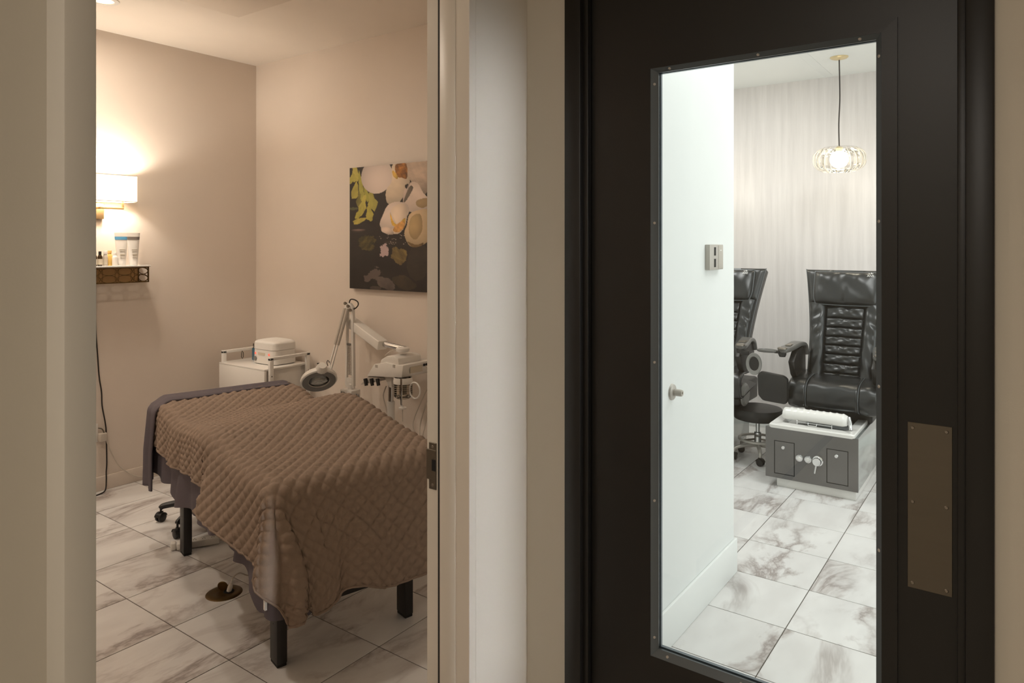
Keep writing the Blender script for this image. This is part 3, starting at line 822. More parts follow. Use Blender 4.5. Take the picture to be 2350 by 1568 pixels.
Aq, Bq = np.meshgrid(ga, gb, indexing='ij')
# slightly uneven hems
hemL = 1 + 0.05 * np.sin(Bq * 5 + 1)
Aq2 = np.where(Aq < 0, Aq * (1 + 0.025 * np.sin(Bq * 4.1 + 0.6) - 0.065 * sstep(Bq, 0.42, 0.52) + 0.06 * (1 - sstep(Bq, -0.12, 0.22))), Aq)
Bq2 = np.where(Bq < -0.15, -0.15 + (Bq + 0.15) * (1 + 0.04 * np.sin(Aq * 6 + 2.2) - 0.17 * gs(Aq, -0.08, 0.11)), Bq)
# the quilt's corner is rounded
e0 = np.maximum(0, -Aq2 - 0.325); e1 = np.maximum(0, (L0 + 0.03) - Bq2); rr_ = np.hypot(e0, e1)
cf = np.where((e0 > 0) & (e1 > 0) & (rr_ > 0.44), (0.44 + 0.62 * (rr_ - 0.44)) / np.maximum(rr_, 1e-6), 1.0)
Aq2 = np.where(e0 > 0, -(0.325 + e0 * cf), Aq2); Bq2 = np.where(e1 > 0, (L0 + 0.03) - e1 * np.where(e0 > 0, cf, 1.0), Bq2)
S_, L_, Z_ = drape(Aq2, Bq2, 0.325, L0 + 0.03, 0.05, 0.06, qfold)
# the corner at the foot falls in one deep fold: hem outline seen from above, round the corner (0..1) and along the foot (1..)
CQ = [(0.0, -0.385, -0.10), (0.20, -0.402, -0.118), (0.40, -0.414, -0.150), (0.48, -0.392, -0.172), (0.56, -0.348, -0.170), (0.63, -0.318, -0.188), (0.70, -0.294, -0.232), (0.78, -0.276, -0.205),
      (0.88, -0.258, -0.185), (1.0, -0.232, -0.182), (1.12, -0.150, -0.188), (1.275, -0.048, -0.192)]
cs = spline([Vector(c) for c in CQ], 8)
cq = np.array([c.x for c in cs]); csx = np.array([c.y for c in cs]); csl = np.array([c.z for c in cs])
ea_ = np.maximum(0, -Aq2 - 0.325); eb_ = np.maximum(0, (L0 + 0.03) - Bq2); r_ = np.hypot(ea_, eb_)
qn = np.where(ea_ > 0, np.arctan2(eb_, ea_) / (math.pi / 2), 1.0 + np.clip(Aq2, -0.325, None) + 0.325)
wq = sstep(r_, 0.05, 0.42) * (eb_ > 0) * (1 - sstep(qn, 1.15, 1.275)) * sstep(qn, 0.0, 0.15)
S_ = S_ * (1 - wq) + np.interp(qn, cq, csx) * wq
L_ = L_ * (1 - wq) + np.interp(qn, cq, csl) * wq
P = np.stack([S_, L_, Z_], -1)
# broad wrinkles on the top
wr = 0.004 * np.sin(9 * Aq + 5 * Bq) * np.sin(4 * Bq - 3 * Aq + 1) + 0.0035 * np.sin(13 * Bq + 4 * Aq + 2)
du = np.gradient(P, axis=0); dv = np.gradient(P, axis=1); Nn = np.cross(du, dv); Nn /= np.linalg.norm(Nn, axis=-1, keepdims=True) + 1e-12
p_ = 0.056
puff = (np.abs(np.sin(math.pi * (Aq + Bq) / p_)) * np.abs(np.sin(math.pi * (Aq - Bq) / p_))) ** 0.5 * (1 - 0.30 * np.minimum(1, wq * 1.4))
rs2 = np.random.RandomState(2)
jit = 0.85 + 0.3 * rs2.rand(ns, nl)
P = P + Nn * (0.0130 * puff * jit + wr)[..., None] + Nn * 0.012
def mesh_from_grid(name, P):
    n, m, _ = P.shape
    idx = np.arange(n * m).reshape(n, m)
    f = np.stack([idx[:-1, :-1], idx[1:, :-1], idx[1:, 1:], idx[:-1, 1:]], -1).reshape(-1, 4)
    me = bpy.data.meshes.new(name)
    me.vertices.add(n * m); me.vertices.foreach_set('co', P.reshape(-1).astype(np.float32))
    me.loops.add(f.size); me.loops.foreach_set('vertex_index', f.reshape(-1).astype(np.int32))
    me.polygons.add(len(f)); me.polygons.foreach_set('loop_start', np.arange(0, f.size, 4, dtype=np.int32))
    me.update(calc_edges=True); me.validate()
    return me
qt = thing('quilt', BO, 'taupe diamond quilted bedspread draped over the treatment table', 'quilt', BA)
qm = mesh_from_grid('quilt_cloth', P)
qo = obj('quilt_cloth', qm, 'quilt', qt, ang=80)
edge = np.concatenate([P[:, 0], P[-1, 1:], P[::-1, -1][1:], P[0, ::-1][1:-1]])
hb = B(); tube(hb, [Vector(p) for p in edge[::4]], 0.0055, 6, closed=True)
obj('hem_binding', hb, 'hem', qt)

# --- slate sheet hanging below the quilt (fitted sheet)
fs = thing('fitted_sheet', BO, 'slate grey sheet hanging below the quilt around the table', 'sheet', BA)
def sheet_q(q):
    """perimeter path of the table seen from above, q in metres from the head along the left side to the foot"""
    Ls = L1 - L0
    if q < Ls: return Vector((-HW - 0.008, L1 - q, 0)), Vector((-1, 0, 0))
    q -= Ls; R = 0.05
    if q < 0.08:
        th = q / 0.08 * math.pi / 2
        return Vector((-HW - 0.008 + R - R * math.cos(th), L0 - R * math.sin(th) + 0.05 - 0.008, 0)), Vector((-math.cos(th), -math.sin(th), 0))
    q -= 0.08
    return Vector((-HW + 0.042 + q, L0 - 0.008, 0)), Vector((0, -1, 0))
HEM = [(0.0, 0.40), (0.30, 0.38), (0.55, 0.35), (0.85, 0.37), (1.20, 0.385), (1.45, 0.38), (1.56, 0.33), (1.62, 0.27), (1.72, 0.255), (1.84, 0.235), (1.92, 0.30), (2.2, 0.42), (2.5, 0.45)]
def hemz(q):
    for (a, za), (b, zb) in zip(HEM, HEM[1:]):
        if q <= b: t = (q - a) / (b - a); t = t * t * (3 - 2 * t); return za + (zb - za) * t
    return HEM[-1][1]
def fsf(u, v):
    q = u * 2.30
    p, n = sheet_q(q)
    z = 0.705 + (hemz(q) + 0.008 * math.sin(q * 23) - 0.705) * v
    o = 0.004 + v * (0.020 * math.sin(q * 14 + 0.7) + 0.012 * math.sin(q * 37)) * (0.4 + 0.6 * v) + 0.012 * v
    if 1.45 < q < 1.80: o += 0.030 * v * math.sin(math.pi * (q - 1.45) / 0.35)
    if q > 1.72: o = o + (-0.003 - o) * min(1, (q - 1.72) / 0.06)
    r = p + n * o
    return (r.x, r.y, z)
obj('sheet_cloth', grid(B(), 190, 16, fsf), 'sheet', fs, ang=80)
tq = sheet_q(1.755)
pt = Vector(fsf(1.700 / 2.30, 0.86))
obj('care_tag', box(B(), (pt.x - 0.008, pt.y - 0.010, pt.z - 0.03), (pt.x + 0.004, pt.y + 0.004, pt.z + 0.012), 0.001), 'tag', fs)

# --- folded top sheet across the head end
ts = thing('folded_sheet', BO, 'slate grey folded sheet lying across the head of the table', 'sheet', BA)
def band(layer):
    def f(u, v):
        a = -0.80 + u * 1.55
        b0, b1 = (1.375, 1.56) if layer == 0 else (1.40, 1.56)
        l = b0 + (b1 - b0) * v + 0.008 * math.sin(a * 9 + layer) * (1 - v) + (0.035 if layer else 0.0) * max(0, -a - 0.36)
        s, _, z = drape(np.array([a]), np.array([1.4]), 0.325, L0, 0.05, 0.03)
        hump = 0.018 + 0.010 * math.sin(math.pi * min(1, v * 1.2)) - 0.05 * max(0, v - 0.75) ** 1.0 / 0.25 * (0.5)
        s = float(s[0]); z = float(z[0])
        side = min(1.0, max(0.0, (abs(a) - 0.33) / 0.06))
        nrm_s = math.copysign(side, a); up = 1 - side
        o = hump + 0.010 * math.sin(l * 60 + a * 3) * 0.35 + (0.0 if layer == 0 else -0.012)
        if side > 0.5: o += 0.016 * math.sin(v * 9 + 1.0) * min(1, (abs(a) - 0.36) * 4) + 0.01
        return (s + nrm_s * o, l, z + 0.006 + up * o)
    return f
bm = grid(B(), 110, 22, band(0))
to = obj('sheet_cloth', bm, 'sheet', ts, ang=80)
md = to.modifiers.new('thickness', 'SOLIDIFY'); md.thickness = 0.008; md.offset = -1
bm = grid(B(), 110, 14, band(1))
to2 = obj('under_fold', bm, 'sheet', ts, ang=80)

# ------------------------------------------------------------------ wheeled stool behind the bed (only its base shows)
def caster(bm_f, bm_w, p, ang, r=0.026, w=0.042):
    M = T(*p) @ RZ(ang)
    for sy in (-1, 1):
        lathe(bm_w, [(0, -0.008), (r * 0.7, -0.008), (r, -0.005), (r, 0.005), (r * 0.7, 0.008), (0, 0.008)], 18, M @ T(0, sy * w * 0.30, r) @ RX(math.pi / 2))
    box(bm_f, (-0.016, -0.004, r * 0.6), (0.016, 0.004, r * 2.25), 0.003, M=M)
    def hood(u, v):
        th = math.pi * (0.05 + 0.9 * u); rr = r * 1.12
        return (rr * math.cos(th), (v - 0.5) * w, r + rr * math.sin(th))
    grid(bm_f, 12, 4, hood, M=M)
    cyl(bm_f, (0, 0, r * 2.0), (0, 0, r * 2.0 + 0.028), 0.006, M=M)
st = thing('task_stool', (2.324, 3.888, 0), 'black five-star castor base of a stool behind the table', 'stool')
for k in range(5):
    ang = math.radians(131.6 + 72 * k)
    d = Vector((math.cos(ang), math.sin(ang), 0)); e = d * 0.265
    bm = B(); tube(bm, [d * 0.03 + Vector((0, 0, 0.125)), d * 0.12 + Vector((0, 0, 0.112)), e * 0.92 + Vector((0, 0, 0.092)), e + Vector((0, 0, 0.078))], [0.023, 0.020, 0.017, 0.014], 8, True)
    lgo = obj('base_arm', bm, 'black_plastic', st)
    bf, bw = B(), B(); caster(bf, bw, (e.x, e.y, 0), ang + 1.1)
    co = obj('caster', bf, 'black_plastic', lgo)
    me = bpy.data.meshes.new('w'); bw.to_mesh(me); bw.free()
    bmx = bmesh.new(); bmx.from_mesh(co.data); bmx.from_mesh(me); bmx.to_mesh(co.data); bmx.free()
    co.data.polygons.foreach_set('use_smooth', [True] * len(co.data.polygons)); co.data.set_sharp_from_angle(angle=0.6)
obj('hub', lathe(B(), [(0, 0.085), (0.035, 0.085), (0.038, 0.10), (0.036, 0.14), (0.024, 0.15), (0.022, 0.16), (0, 0.16)], 20), 'black_plastic', st)
obj('gas_lift', lathe(B(), [(0, 0.15), (0.02, 0.15), (0.02, 0.30), (0.013, 0.30), (0.013, 0.42), (0, 0.42)], 16), 'chrome', st)
obj('seat', lathe(B(), [(0, 0.42), (0.15, 0.42), (0.172, 0.435), (0.175, 0.465), (0.16, 0.485), (0, 0.492)], 32), 'leather_dark', st)

# ------------------------------------------------------------------ power strip, floor socket
ps = thing('power_strip', (2.085, 3.600, 0), 'white power strip lying on the tiles behind a black table leg', 'power strip', math.radians(-30))
obj('strip_body', box(B(), (-0.095, -0.026, 0), (0.115, 0.026, 0.036), 0.006, 3), 'white_plastic', ps)
for k in range(4):
    bm = B(); x = -0.06 + k * 0.045
    box(bm, (x, -0.008, 0.0362), (x + 0.003, 0.001, 0.0366)); box(bm, (x + 0.012, -0.008, 0.0362), (x + 0.015, 0.001, 0.0366)); box(bm, (x + 0.005, 0.006, 0.0362), (x + 0.010, 0.010, 0.0366))
    obj('socket', bm, 'gap', ps)
obj('plug', box(B(), (-0.125, -0.022, 0), (-0.097, 0.022, 0.04), 0.008, 3), 'white_plastic', ps)
obj('cable', tube(B(), [(0.115, 0, 0.012), (0.16, 0.01, 0.006), (0.21, -0.01, 0.005), (0.25, 0.03, 0.005)], 0.0035, 8, True), 'cord_white', ps)
fp = thing('floor_socket', (1.880, 3.010, 0), 'round brass floor socket plate with open cap on the tiles', 'floor socket')
obj('cover_plate', lathe(B(), [(0, 0.004), (0.045, 0.004), (0.048, 0.0052), (0.075, 0.0035), (0.081, 0.0)], 40), 'dark_brass', fp)
obj('socket_well', lathe(B(), [(0, 0.0045), (0.021, 0.0045), (0.022, 0.0062), (0.024, 0.0045)], 24, T(0.018, -0.010, 0)), 'gap', fp)
obj('flip_cap', lathe(B(), [(0, -0.003), (0.022, -0.003), (0.024, 0.0), (0.022, 0.003), (0, 0.003)], 26, T(0.004, 0.018, 0.026) @ RZ(math.radians(38)) @ RY(math.radians(78))), 'dark_brass', fp)
pgt = thing('plug', (1.898, 3.000, 0.004), 'white plug standing in the brass floor socket', 'plug')
obj('plug_body', lathe(B(), [(0, 0.0), (0.011, 0.0), (0.012, 0.02), (0.008, 0.034), (0.005, 0.036), (0.006, 0.042), (0.004, 0.045), (0.0055, 0.051), (0.0035, 0.055), (0, 0.056)], 16, RY(0.25) @ RX(0.15)), 'white_plastic', pgt)
obj('cable', tube(B(), [(0.012, -0.006, 0.052), (0.028, -0.008, 0.066), (0.06, 0.0, 0.062), (0.12, 0.03, 0.02), (0.18, 0.06, 0.002), (0.32, 0.10, 0.001)], 0.0028, 8, True), 'cord_white', pgt)

# ------------------------------------------------------------------ cords and outlet on the back wall
cdt = obj('lamp_cord', tube(B(), [(0, 0, z) if False else (x - 2.16, y - 4.905, z) for x, y, z in ((2.15, 4.908, 1.45), (2.148, 4.91, 1.25), (2.150, 4.908, 1.06), (2.160, 4.906, 0.90), (2.170, 4.905, 0.75), (2.182, 4.90, 0.651), (2.186, 4.90, 0.56), (2.205, 4.898, 0.44), (2.210, 4.896, 0.36), (2.212, 4.893, 0.186), (2.207, 4.89, 0.12), (2.203, 4.88, 0.07), (2.185, 4.855, 0.015), (2.14, 4.84, 0.004), (2.05, 4.82, 0.004))], 0.0042, 8, True), 'cord_black', loc=(2.16, 4.905, 0))
setp(cdt, 'black cord hanging down the wall beside the door jamb', 'cord')
ou = thing('wall_outlet', (2.13, YB, 0.34), 'wall outlet with clear plug above the baseboard', 'outlet')
obj('outlet_plate', box(B(), (-0.036, -0.006, -0.015), (0.036, 0.0, 0.105), 0.002), 'white_plastic', ou)
obj('plug', box(B(), (0.03, -0.045, -0.012), (0.078, -0.006, 0.045), 0.008, 3), 'clear', ou)
obj('plug_clip', tube(B(), [(0.03, -0.02, 0.08), (0.05, -0.03, 0.07), (0.06, -0.035, 0.045)], 0.004, 8, True), 'bronze', ou)
wc = obj('extension_cord', tube(B(), [(x - 2.2, y - 4.89, z) for x, y, z in ((2.205, 4.885, 0.335), (2.225, 4.89, 0.28), (2.26, 4.895, 0.20), (2.30, 4.893, 0.13), (2.36, 4.888, 0.07), (2.41, 4.882, 0.04), (2.46, 4.876, 0.028), (2.56, 4.87, 0.012), (2.75, 4.86, 0.006), (2.95, 4.80, 0.006))], 0.0036, 8, True), 'cord_white', loc=(2.2, 4.89, 0))
setp(wc, 'pale cord running from the outlet down along the baseboard', 'cord')

# ------------------------------------------------------------------ white trolley
XC0, XC1, YC0, YC1, ZC = 2.956, 3.310, 4.221, 4.768, 0.752
ct = thing('trolley', (XC0, YC0, 0), 'white trolley with drawer and loop handles in the corner', 'trolley')
w, d = XC1 - XC0, YC1 - YC0
obj('drawer_front', box(B(), (-0.018, 0.0, ZC - 0.180), (0.0, d, ZC - 0.006), 0.002), 'white_lacquer', ct)
obj('cabinet_box', box(B(), (0.0005, 0.020, ZC - 0.185), (w, d - 0.020, ZC - 0.008), 0.001), 'white_lacquer', ct)
obj('top', box(B(), (-0.018, 0.0, ZC - 0.006), (w, d, ZC + 0.006), 0.002), 'white_lacquer', ct)
for y in (-0.022, d - 0.002):
    bm = B()
    for x in (0.012, w - 0.034):
        box(bm, (x, y, 0.06), (x + 0.030, y + 0.024, ZC + 0.082), 0.003)
    box(bm, (0.012, y, ZC + 0.064), (w - 0.004, y + 0.024, ZC + 0.086), 0.003)
    fo = obj('leg_frame', bm, 'white_lacquer', ct)
    for x in (0.027, w - 0.019):
        obj('bolt', lathe(B(), [(0, 0.0015), (0.004, 0.001), (0.005, 0)], 10, T(x, y, ZC - 0.045) @ RX(math.pi / 2)), 'bronze', fo)
    for x in (0.027, w - 0.019):
        bm = B(); bw = B(); caster(bm, bw, (x, y + 0.012, 0), 0.4); merge(bm, bw)
        obj('caster', bm, 'grey_plastic', fo)
obj('lower_shelf', box(B(), (0.0, 0.0, 0.16), (w, d, 0.175), 0.002), 'white_lacquer', ct)
hk = obj('carabiner', tube(B(), [(0.17, d + 0.0, ZC + 0.066), (0.178, d - 0.004, ZC + 0.05), (0.178, d - 0.004, ZC + 0.02), (0.17, d - 0.004, ZC + 0.008), (0.162, d - 0.004, ZC + 0.02), (0.162, d - 0.004, ZC + 0.05)], 0.003, 8, closed=True), 'bronze', ct)

tw = thing('towel_warmer', (3.165, 4.42, ZC + 0.006), 'rounded white warmer box with two red lights on the trolley', 'appliance')
def rbody(z0, z1, hx, hy, tap, name, m, parent, dome=0.0, n=5.0):
    def f(u, v):
        th = 2 * math.pi * u; c, s = math.cos(th), math.sin(th)
        k = (abs(c) ** n + abs(s) ** n) ** (-1.0 / n)
        t = v
        sc = 1 - tap * t
        if dome:
            q = max(0, t - 0.55) / 0.45; sc *= math.sqrt(max(0, 1 - 0.97 * q ** 3.0)); 
        return (hx * k * c * sc, hy * k * s * sc, z0 + (z1 - z0) * t)
    bm = grid(B(), 56, 14, f, True)
    bmesh.ops.holes_fill(bm, edges=[e for e in bm.edges if e.is_boundary])
    return obj(name, bm, m, parent, ang=50)
rbody(0.006, 0.105, 0.105, 0.135, 0.02, 'warmer_body', 'white_plastic', tw)
rbody(0.107, 0.178, 0.105, 0.135, 0.03, 'lid', 'white_plastic', tw, dome=1)
rbody(0.0, 0.007, 0.098, 0.128, 0.0, 'base_skirt', 'grey_plastic', tw)
for y in (0.085, -0.075): obj('indicator_light', lathe(B(), [(0, 0.003), (0.006, 0.002), (0.008, 0)], 14, T(-0.104, y, 0.075) @ RY(-math.pi / 2)), 'led', tw)
obj('dial', lathe(B(), [(0, 0.006), (0.015, 0.006), (0.017, 0)], 20, T(-0.104, 0.085, 0.038) @ RY(-math.pi / 2)), 'grey_plastic', tw)
obj('print_lines', box(B(), (-0.1056, -0.03, 0.066), (-0.104, 0.05, 0.084)), 'label', tw)
bj = thing('jar', (3.165, 4.655, ZC + 0.006), 'blue jar holding dark sticks behind the warmer', 'jar')
obj('jar_body', lathe(B(), [(0, 0), (0.024, 0), (0.026, 0.004), (0.026, 0.085), (0.023, 0.087), (0.023, 0.08), (0, 0.08)], 24), 'blue_jar', bj)
for k in range(4):
    a = k * 1.3; obj('stick', cyl(B(), (0.008 * math.cos(a), 0.008 * math.sin(a), 0.01), (0.02 * math.cos(a + .4), 0.02 * math.sin(a + .4), 0.12), 0.002, n=6), 'black_plastic', bj)

# ------------------------------------------------------------------ magnifier lamp
MX, MY = 3.15, 3.585
mg = thing('magnifier_lamp', (MX, MY, 0), 'white jointed magnifying lamp on a floor stand behind the quilt', 'lamp')
mr = lambda p: (p[0] - MX, p[1] - MY, p[2])
def mp(px, py, x): return mr(on('x', x, px, py))
for k in range(5):
    a = 2 * math.pi * k / 5 + 0.3; e = Vector((0.135 * math.cos(a), 0.20 * math.sin(a), 0))
    bm = tube(B(), [(0, 0, 0.09), (e.x * 0.5, e.y * 0.5, 0.085), (e.x, e.y, 0.06)], [0.02, 0.016, 0.013], 8, True)
    ao = obj('base_arm', bm, 'white_plastic', mg)
    bm = B(); bw = B(); caster(bm, bw, (e.x, e.y, 0), a, 0.022, 0.036); merge(bm, bw); obj('caster', bm, 'grey_plastic', ao)
obj('pole', cyl(B(), (0, 0, 0.06), (0, 0, 0.60), 0.015, n=18), 'white_plastic', mg)
bm = box(B(), (-0.045, -0.055, 0.585), (0.035, 0.055, 0.668), 0.006, 3)
bb = obj('ballast_box', bm, 'white_plastic', mg)
bm = B()
for k in range(8): box(bm, (-0.0458, 0.008 + k * 0.0052, 0.60), (-0.044, 0.0105 + k * 0.0052, 0.655))
obj('vent_slot', bm, 'gap', bb)
obj('plug_lead', tube(B(), [(0, -0.055, 0.64), (0, -0.072, 0.635), (0, -0.076, 0.60), (0, -0.07, 0.52)], 0.005, 8, True), 'grey_plastic', bb)
obj('swivel', lathe(B(), [(0, 0.668), (0.016, 0.668), (0.016, 0.70), (0.010, 0.705), (0, 0.705)], 16), 'white_plastic', mg)
# lower arm: two square bars with springs; upper arm slopes to the lamp head
def sqbar(bm, a, b, w=0.007): tube(bm, [a, b], w, 4)
bm = B()
sqbar(bm, (0, 0.042, 0.69), (0, 0.030, 1.19), 0.010); sqbar(bm, (0, -0.026, 0.69), (0, -0.020, 1.20), 0.013)
box(bm, (-0.006, -0.035, 0.675), (0.006, 0.045, 0.74), 0.002)
la = obj('lower_arm', bm, 'white_plastic', mg)
for y in (0.018, -0.002):
    pts = [(0.006 * math.cos(t * 0.9), y + 0.006 * math.sin(t * 0.9), 0.76 + 0.20 * t / 160) for t in range(160)]
    obj('spring', tube(B(), pts, 0.0022, 5), 'light_grey', la)
obj('spring_bracket', box(B(), (-0.008, -0.02, 0.955), (0.008, 0.034, 0.967), 0.002), 'grey_plastic', la)
obj('joint', prism(B(), [(0.045, 1.19), (0.035, 1.235), (0.0, 1.232), (-0.030, 1.205), (-0.022, 1.18), (0.01, 1.175)], lambda p, q, t: (t, p, q), -0.012, 0.012, 0.003), 'white_plastic', mg)
for y, z in ((0.028, 1.232), (-0.02, 1.19), (0.0, 1.215)): obj('joint_knob', lathe(B(), [(0, 0.018), (0.010, 0.018), (0.011, 0.012), (0.005, 0.008), (0.005, 0)], 14, T(-0.012, y, z) @ RY(-math.pi / 2)), 'steel', mg)
obj('lead_loop', tube(B(), [(0, 0.018, 1.225), (0, 0.005, 1.255), (0, -0.03, 1.258), (0, -0.065, 1.245), (0, -0.07, 1.225), (0, -0.05, 1.205), (0, -0.025, 1.195)], 0.004, 8, True), 'cord_black', mg)
top = Vector((-0.005, 0.03, 1.215)); end = Vector(mr(on('x', 3.02, 757, 848)))
dirv = (end - top).normalized(); side = Vector((0, 1, 0)); side = (side - dirv * side.dot(dirv)).normalized()
bm = B(); sqbar(bm, top + side * 0.012, end + side * 0.012, 0.006); sqbar(bm, top - side * 0.012, end - side * 0.012, 0.006)
ua = obj('upper_arm', bm, 'white_plastic', mg)
bm = B(); mid = top + (end - top) * 0.62
for sgn in (1, -1): tube(bm, [top + side * 0.013 * sgn + dirv * 0.02, mid + side * 0.013 * sgn], [0.012, 0.010], 10)
obj('spring_cover', bm, 'light_grey', ua)
obj('hook', tube(B(), [end + Vector((0, 0.02, 0.02)), end + Vector((0, 0.028, 0.04)), end + Vector((0, 0.022, 0.055)), end + Vector((0, 0.008, 0.05)), end + Vector((0, 0.008, 0.042))], 0.0025, 6, True), 'black_metal', ua)
hc_ = Vector(mr(on('x', 2.985, 732, 873)))
nrm = Vector((-0.36, -0.62, -0.70)).normalized()      # underside faces the bed and the door
Mh = align(hc_, nrm)
hd = obj('lamp_head', lathe(B(), [(0.066, 0.010), (0.110, 0.012), (0.116, 0.006), (0.116, -0.012), (0.108, -0.026), (0.074, -0.034), (0.068, -0.030), (0.066, 0.010)], 48, Mh), 'white_plastic', mg)
obj('diffuser_ring', lathe(B(), [(0.068, 0.0125), (0.105, 0.014), (0.107, 0.011)], 48, Mh), 'grey_plastic', hd)
obj('magnifying_glass', lathe(B(), [(0, 0.010), (0.03, 0.008), (0.066, 0.002), (0.066, -0.004), (0.03, -0.010), (0, -0.012)], 40, Mh), 'lens', hd)
upv = Vector((0.1, 0.1, 1)); upv = (upv - nrm * upv.dot(nrm)).normalized()
sd = nrm.cross(upv)
yk = hc_ + upv * 0.118 - nrm * 0.012
bm = B(); tube(bm, [hc_ + upv * 0.10 - nrm * 0.012, yk + upv * 0.02 - nrm * 0.004], [0.040, 0.026], 12)
obj('head_housing', bm, 'white_plastic', hd)
obj('yoke', tube(B(), [yk, end, end + dirv * -0.03], [0.012, 0.012, 0.010], 8), 'white_plastic', hd)
obj('switch_slot', box(B(), (-0.018, -0.003, -0.002), (0.018, 0.003, 0.002), M=align(yk + upv * 0.012 - nrm * 0.026 + sd * 0.012, -nrm)), 'gap', hd)

# ------------------------------------------------------------------ facial steamer
SX, SY = 3.12, 3.10
sm = thing('facial_steamer', (SX, SY, 0), 'white facial steamer with glass water jar and box arm by the wall', 'steamer')
sr = lambda p: Vector((p[0] - SX, p[1] - SY, p[2]))
for k in range(5):
    a = 2 * math.pi * k / 5; e = Vector((0.17 * math.cos(a), 0.17 * math.sin(a), 0))
    ao = obj('base_arm', tube(B(), [(0, 0, 0.09), (e.x * 0.5, e.y * 0.5, 0.085), e + Vector((0, 0, 0.06))], [0.02, 0.016, 0.013], 8, True), 'white_plastic', sm)
    bm = B(); bw = B(); caster(bm, bw, (e.x, e.y, 0), a, 0.022, 0.036); merge(bm, bw); obj('caster', bm, 'grey_plastic', ao)
py_ = sr(on('x', SX, 897, 900)).y
obj('lower_pole', cyl(B(), (0, py_, 0.06), (0, py_, 0.645), 0.024, n=20), 'white_plastic', sm)
obj('chrome_pole', cyl(B(), (0, py_, 0.60), (0, py_, 0.80), 0.017, n=20), 'chrome', sm)
# head: side profile in (y,z), extruded along x
y = lambda px, py: sr(on('x', 3.0, px, py)).y
zz = lambda px, py: on('x', 3.0, px, py).z
XFA, XFB = -0.12, 0.14
pr = [(841, 864), (922, 868), (925, 839), (908, 838), (896, 835), (884, 832), (870, 835), (858, 836)]
poly = [(y(*p), zz(*p)) for p in pr]
hb_ = obj('steamer_head', prism(B(), poly, lambda p, q, t: (t, p, q), XFA, XFB, 0.006), 'white_plastic', sm)
zt = zz(915, 838)
pr2 = [(868, 837), (912, 840), (910, 824), (900, 819), (884, 818), (871, 826)]
obj('head_top', prism(B(), [(y(*p), zz(*p)) for p in pr2], lambda p, q, t: (t, p, q), XFA + 0.012, XFB - 0.05, 0.006), 'white_plastic', hb_)
for px in (862, 902):
    bm = B()
    for k in range(5): box(bm, (XFA - 0.001, y(px, 840) - k * 0.0045, zz(px, 844)), (XFA + 0.002, y(px, 840) - k * 0.0045 + 0.002, zz(px, 837)))
    obj('vent_slot', bm, 'light_grey', hb_)
kc = Vector((-0.02, y(897, 812), zz(897, 815) + 0.012))
obj('steam_cap', lathe(B(), [(0.030, -0.006), (0.040, 0.0), (0.041, 0.016), (0.034, 0.022), (0, 0.024)], 32, T(*kc)), 'white_plastic', sm)
# box arm rising to the left along the wall with chrome neck
a0 = kc + Vector((0.02, 0.0, 0.01)); a1 = sr(on('x', 3.10, 878, 793)); a2 = sr(on('x', 3.22, 795, 731))
obj('chrome_neck', tube(B(), [a0, a1 + (a2 - a1) * 0.1], 0.018, 18), 'chrome', sm)
bm = B(); dv = (a2 - a1).normalized(); ab, bb2 = frame_axes(dv)
t_ = B(); box(t_, (-0.034, -0.030, 0), (0.034, 0.030, (a2 - a1).length), 0.006, 3)
Ma = align(a1, dv); merge(bm, t_, Ma)
ba = obj('box_arm', bm, 'white_plastic', sm)
obj('arm_screw', lathe(B(), [(0, 0.0012), (0.004, 0)], 10, T(*(a1 + dv * 0.03 + Vector((-0.0335, 0, 0)))) @ RY(-math.pi / 2)), 'gap', ba)
obj('thin_lead', tube(B(), [kc + Vector((-0.03, 0.02, 0.012)), kc + Vector((-0.04, 0.07, -0.005)), kc + Vector((-0.05, 0.10, -0.03))], 0.003, 6, True), 'cord_white', sm)
# nozzle wedge with three black knobs
nz = [(842, 865), (870, 868), (868, 876), (824, 884)]
wd = obj('control_wedge', prism(B(), [(y(*p), zz(*p)) for p in nz], lambda p, q, t: (t, p, q), XFA + 0.01, XFA + 0.09, 0.002), 'light_grey', sm)
for px in (838, 852, 866):
    c = sr(on('x', 3.0, px, 871)); t1 = sr(on('x', 3.0, px + 4, 885))
    obj('knob', tube(B(), [(XFA + 0.0, c.y, c.z + 0.004), (XFA - 0.004, t1.y, t1.z)], [0.012, 0.0105], 14), 'black_plastic', wd)
sl = [(870, 867), (886, 868), (888, 893), (882, 892)]
obj('support_gusset', prism(B(), [(y(*p), zz(*p)) for p in sl], lambda p, q, t: (t, p, q), XFA + 0.04, XFA + 0.09, 0.003), 'white_plastic', sm)
# jar
jc = sr(on('x', 3.02, 925, 890)); jz0 = on('x', 3.02, 925, 914).z; jz1 = on('x', 3.02, 925, 868).z
jr = 0.056
jo = obj('water_jar', lathe(B(), [(0, jz0 + 0.002), (jr * 0.7, jz0), (jr * 0.95, jz0 + 0.012), (jr, jz0 + 0.03), (jr, jz1 - 0.025), (jr * 0.93, jz1 - 0.01), (jr * 0.93, jz1)], 36, T(-0.10, jc.y, 0)), 'jar_glass', sm)
obj('jar_collar', lathe(B(), [(jr * 1.02, jz1 - 0.03), (jr * 1.03, jz1 - 0.015), (jr * 0.96, jz1 + 0.006)], 36, T(-0.10, jc.y, 0)), 'white_plastic', jo)
obj('heating_core', lathe(B(), [(0, jz0 + 0.025), (0.022, jz0 + 0.025), (0.022, jz1), (0, jz1)], 20, T(-0.10, jc.y, 0)), 'bronze', jo)
bm = B()
for k in range(7): ell(bm, 0, 0, jr * 1.005, jr * 1.005, 0.0008, lambda p, q: (p - 0.10, jc.y + q, jz0 + 0.03 + k * 0.012))
obj('print_lines', bm, 'label', jo)
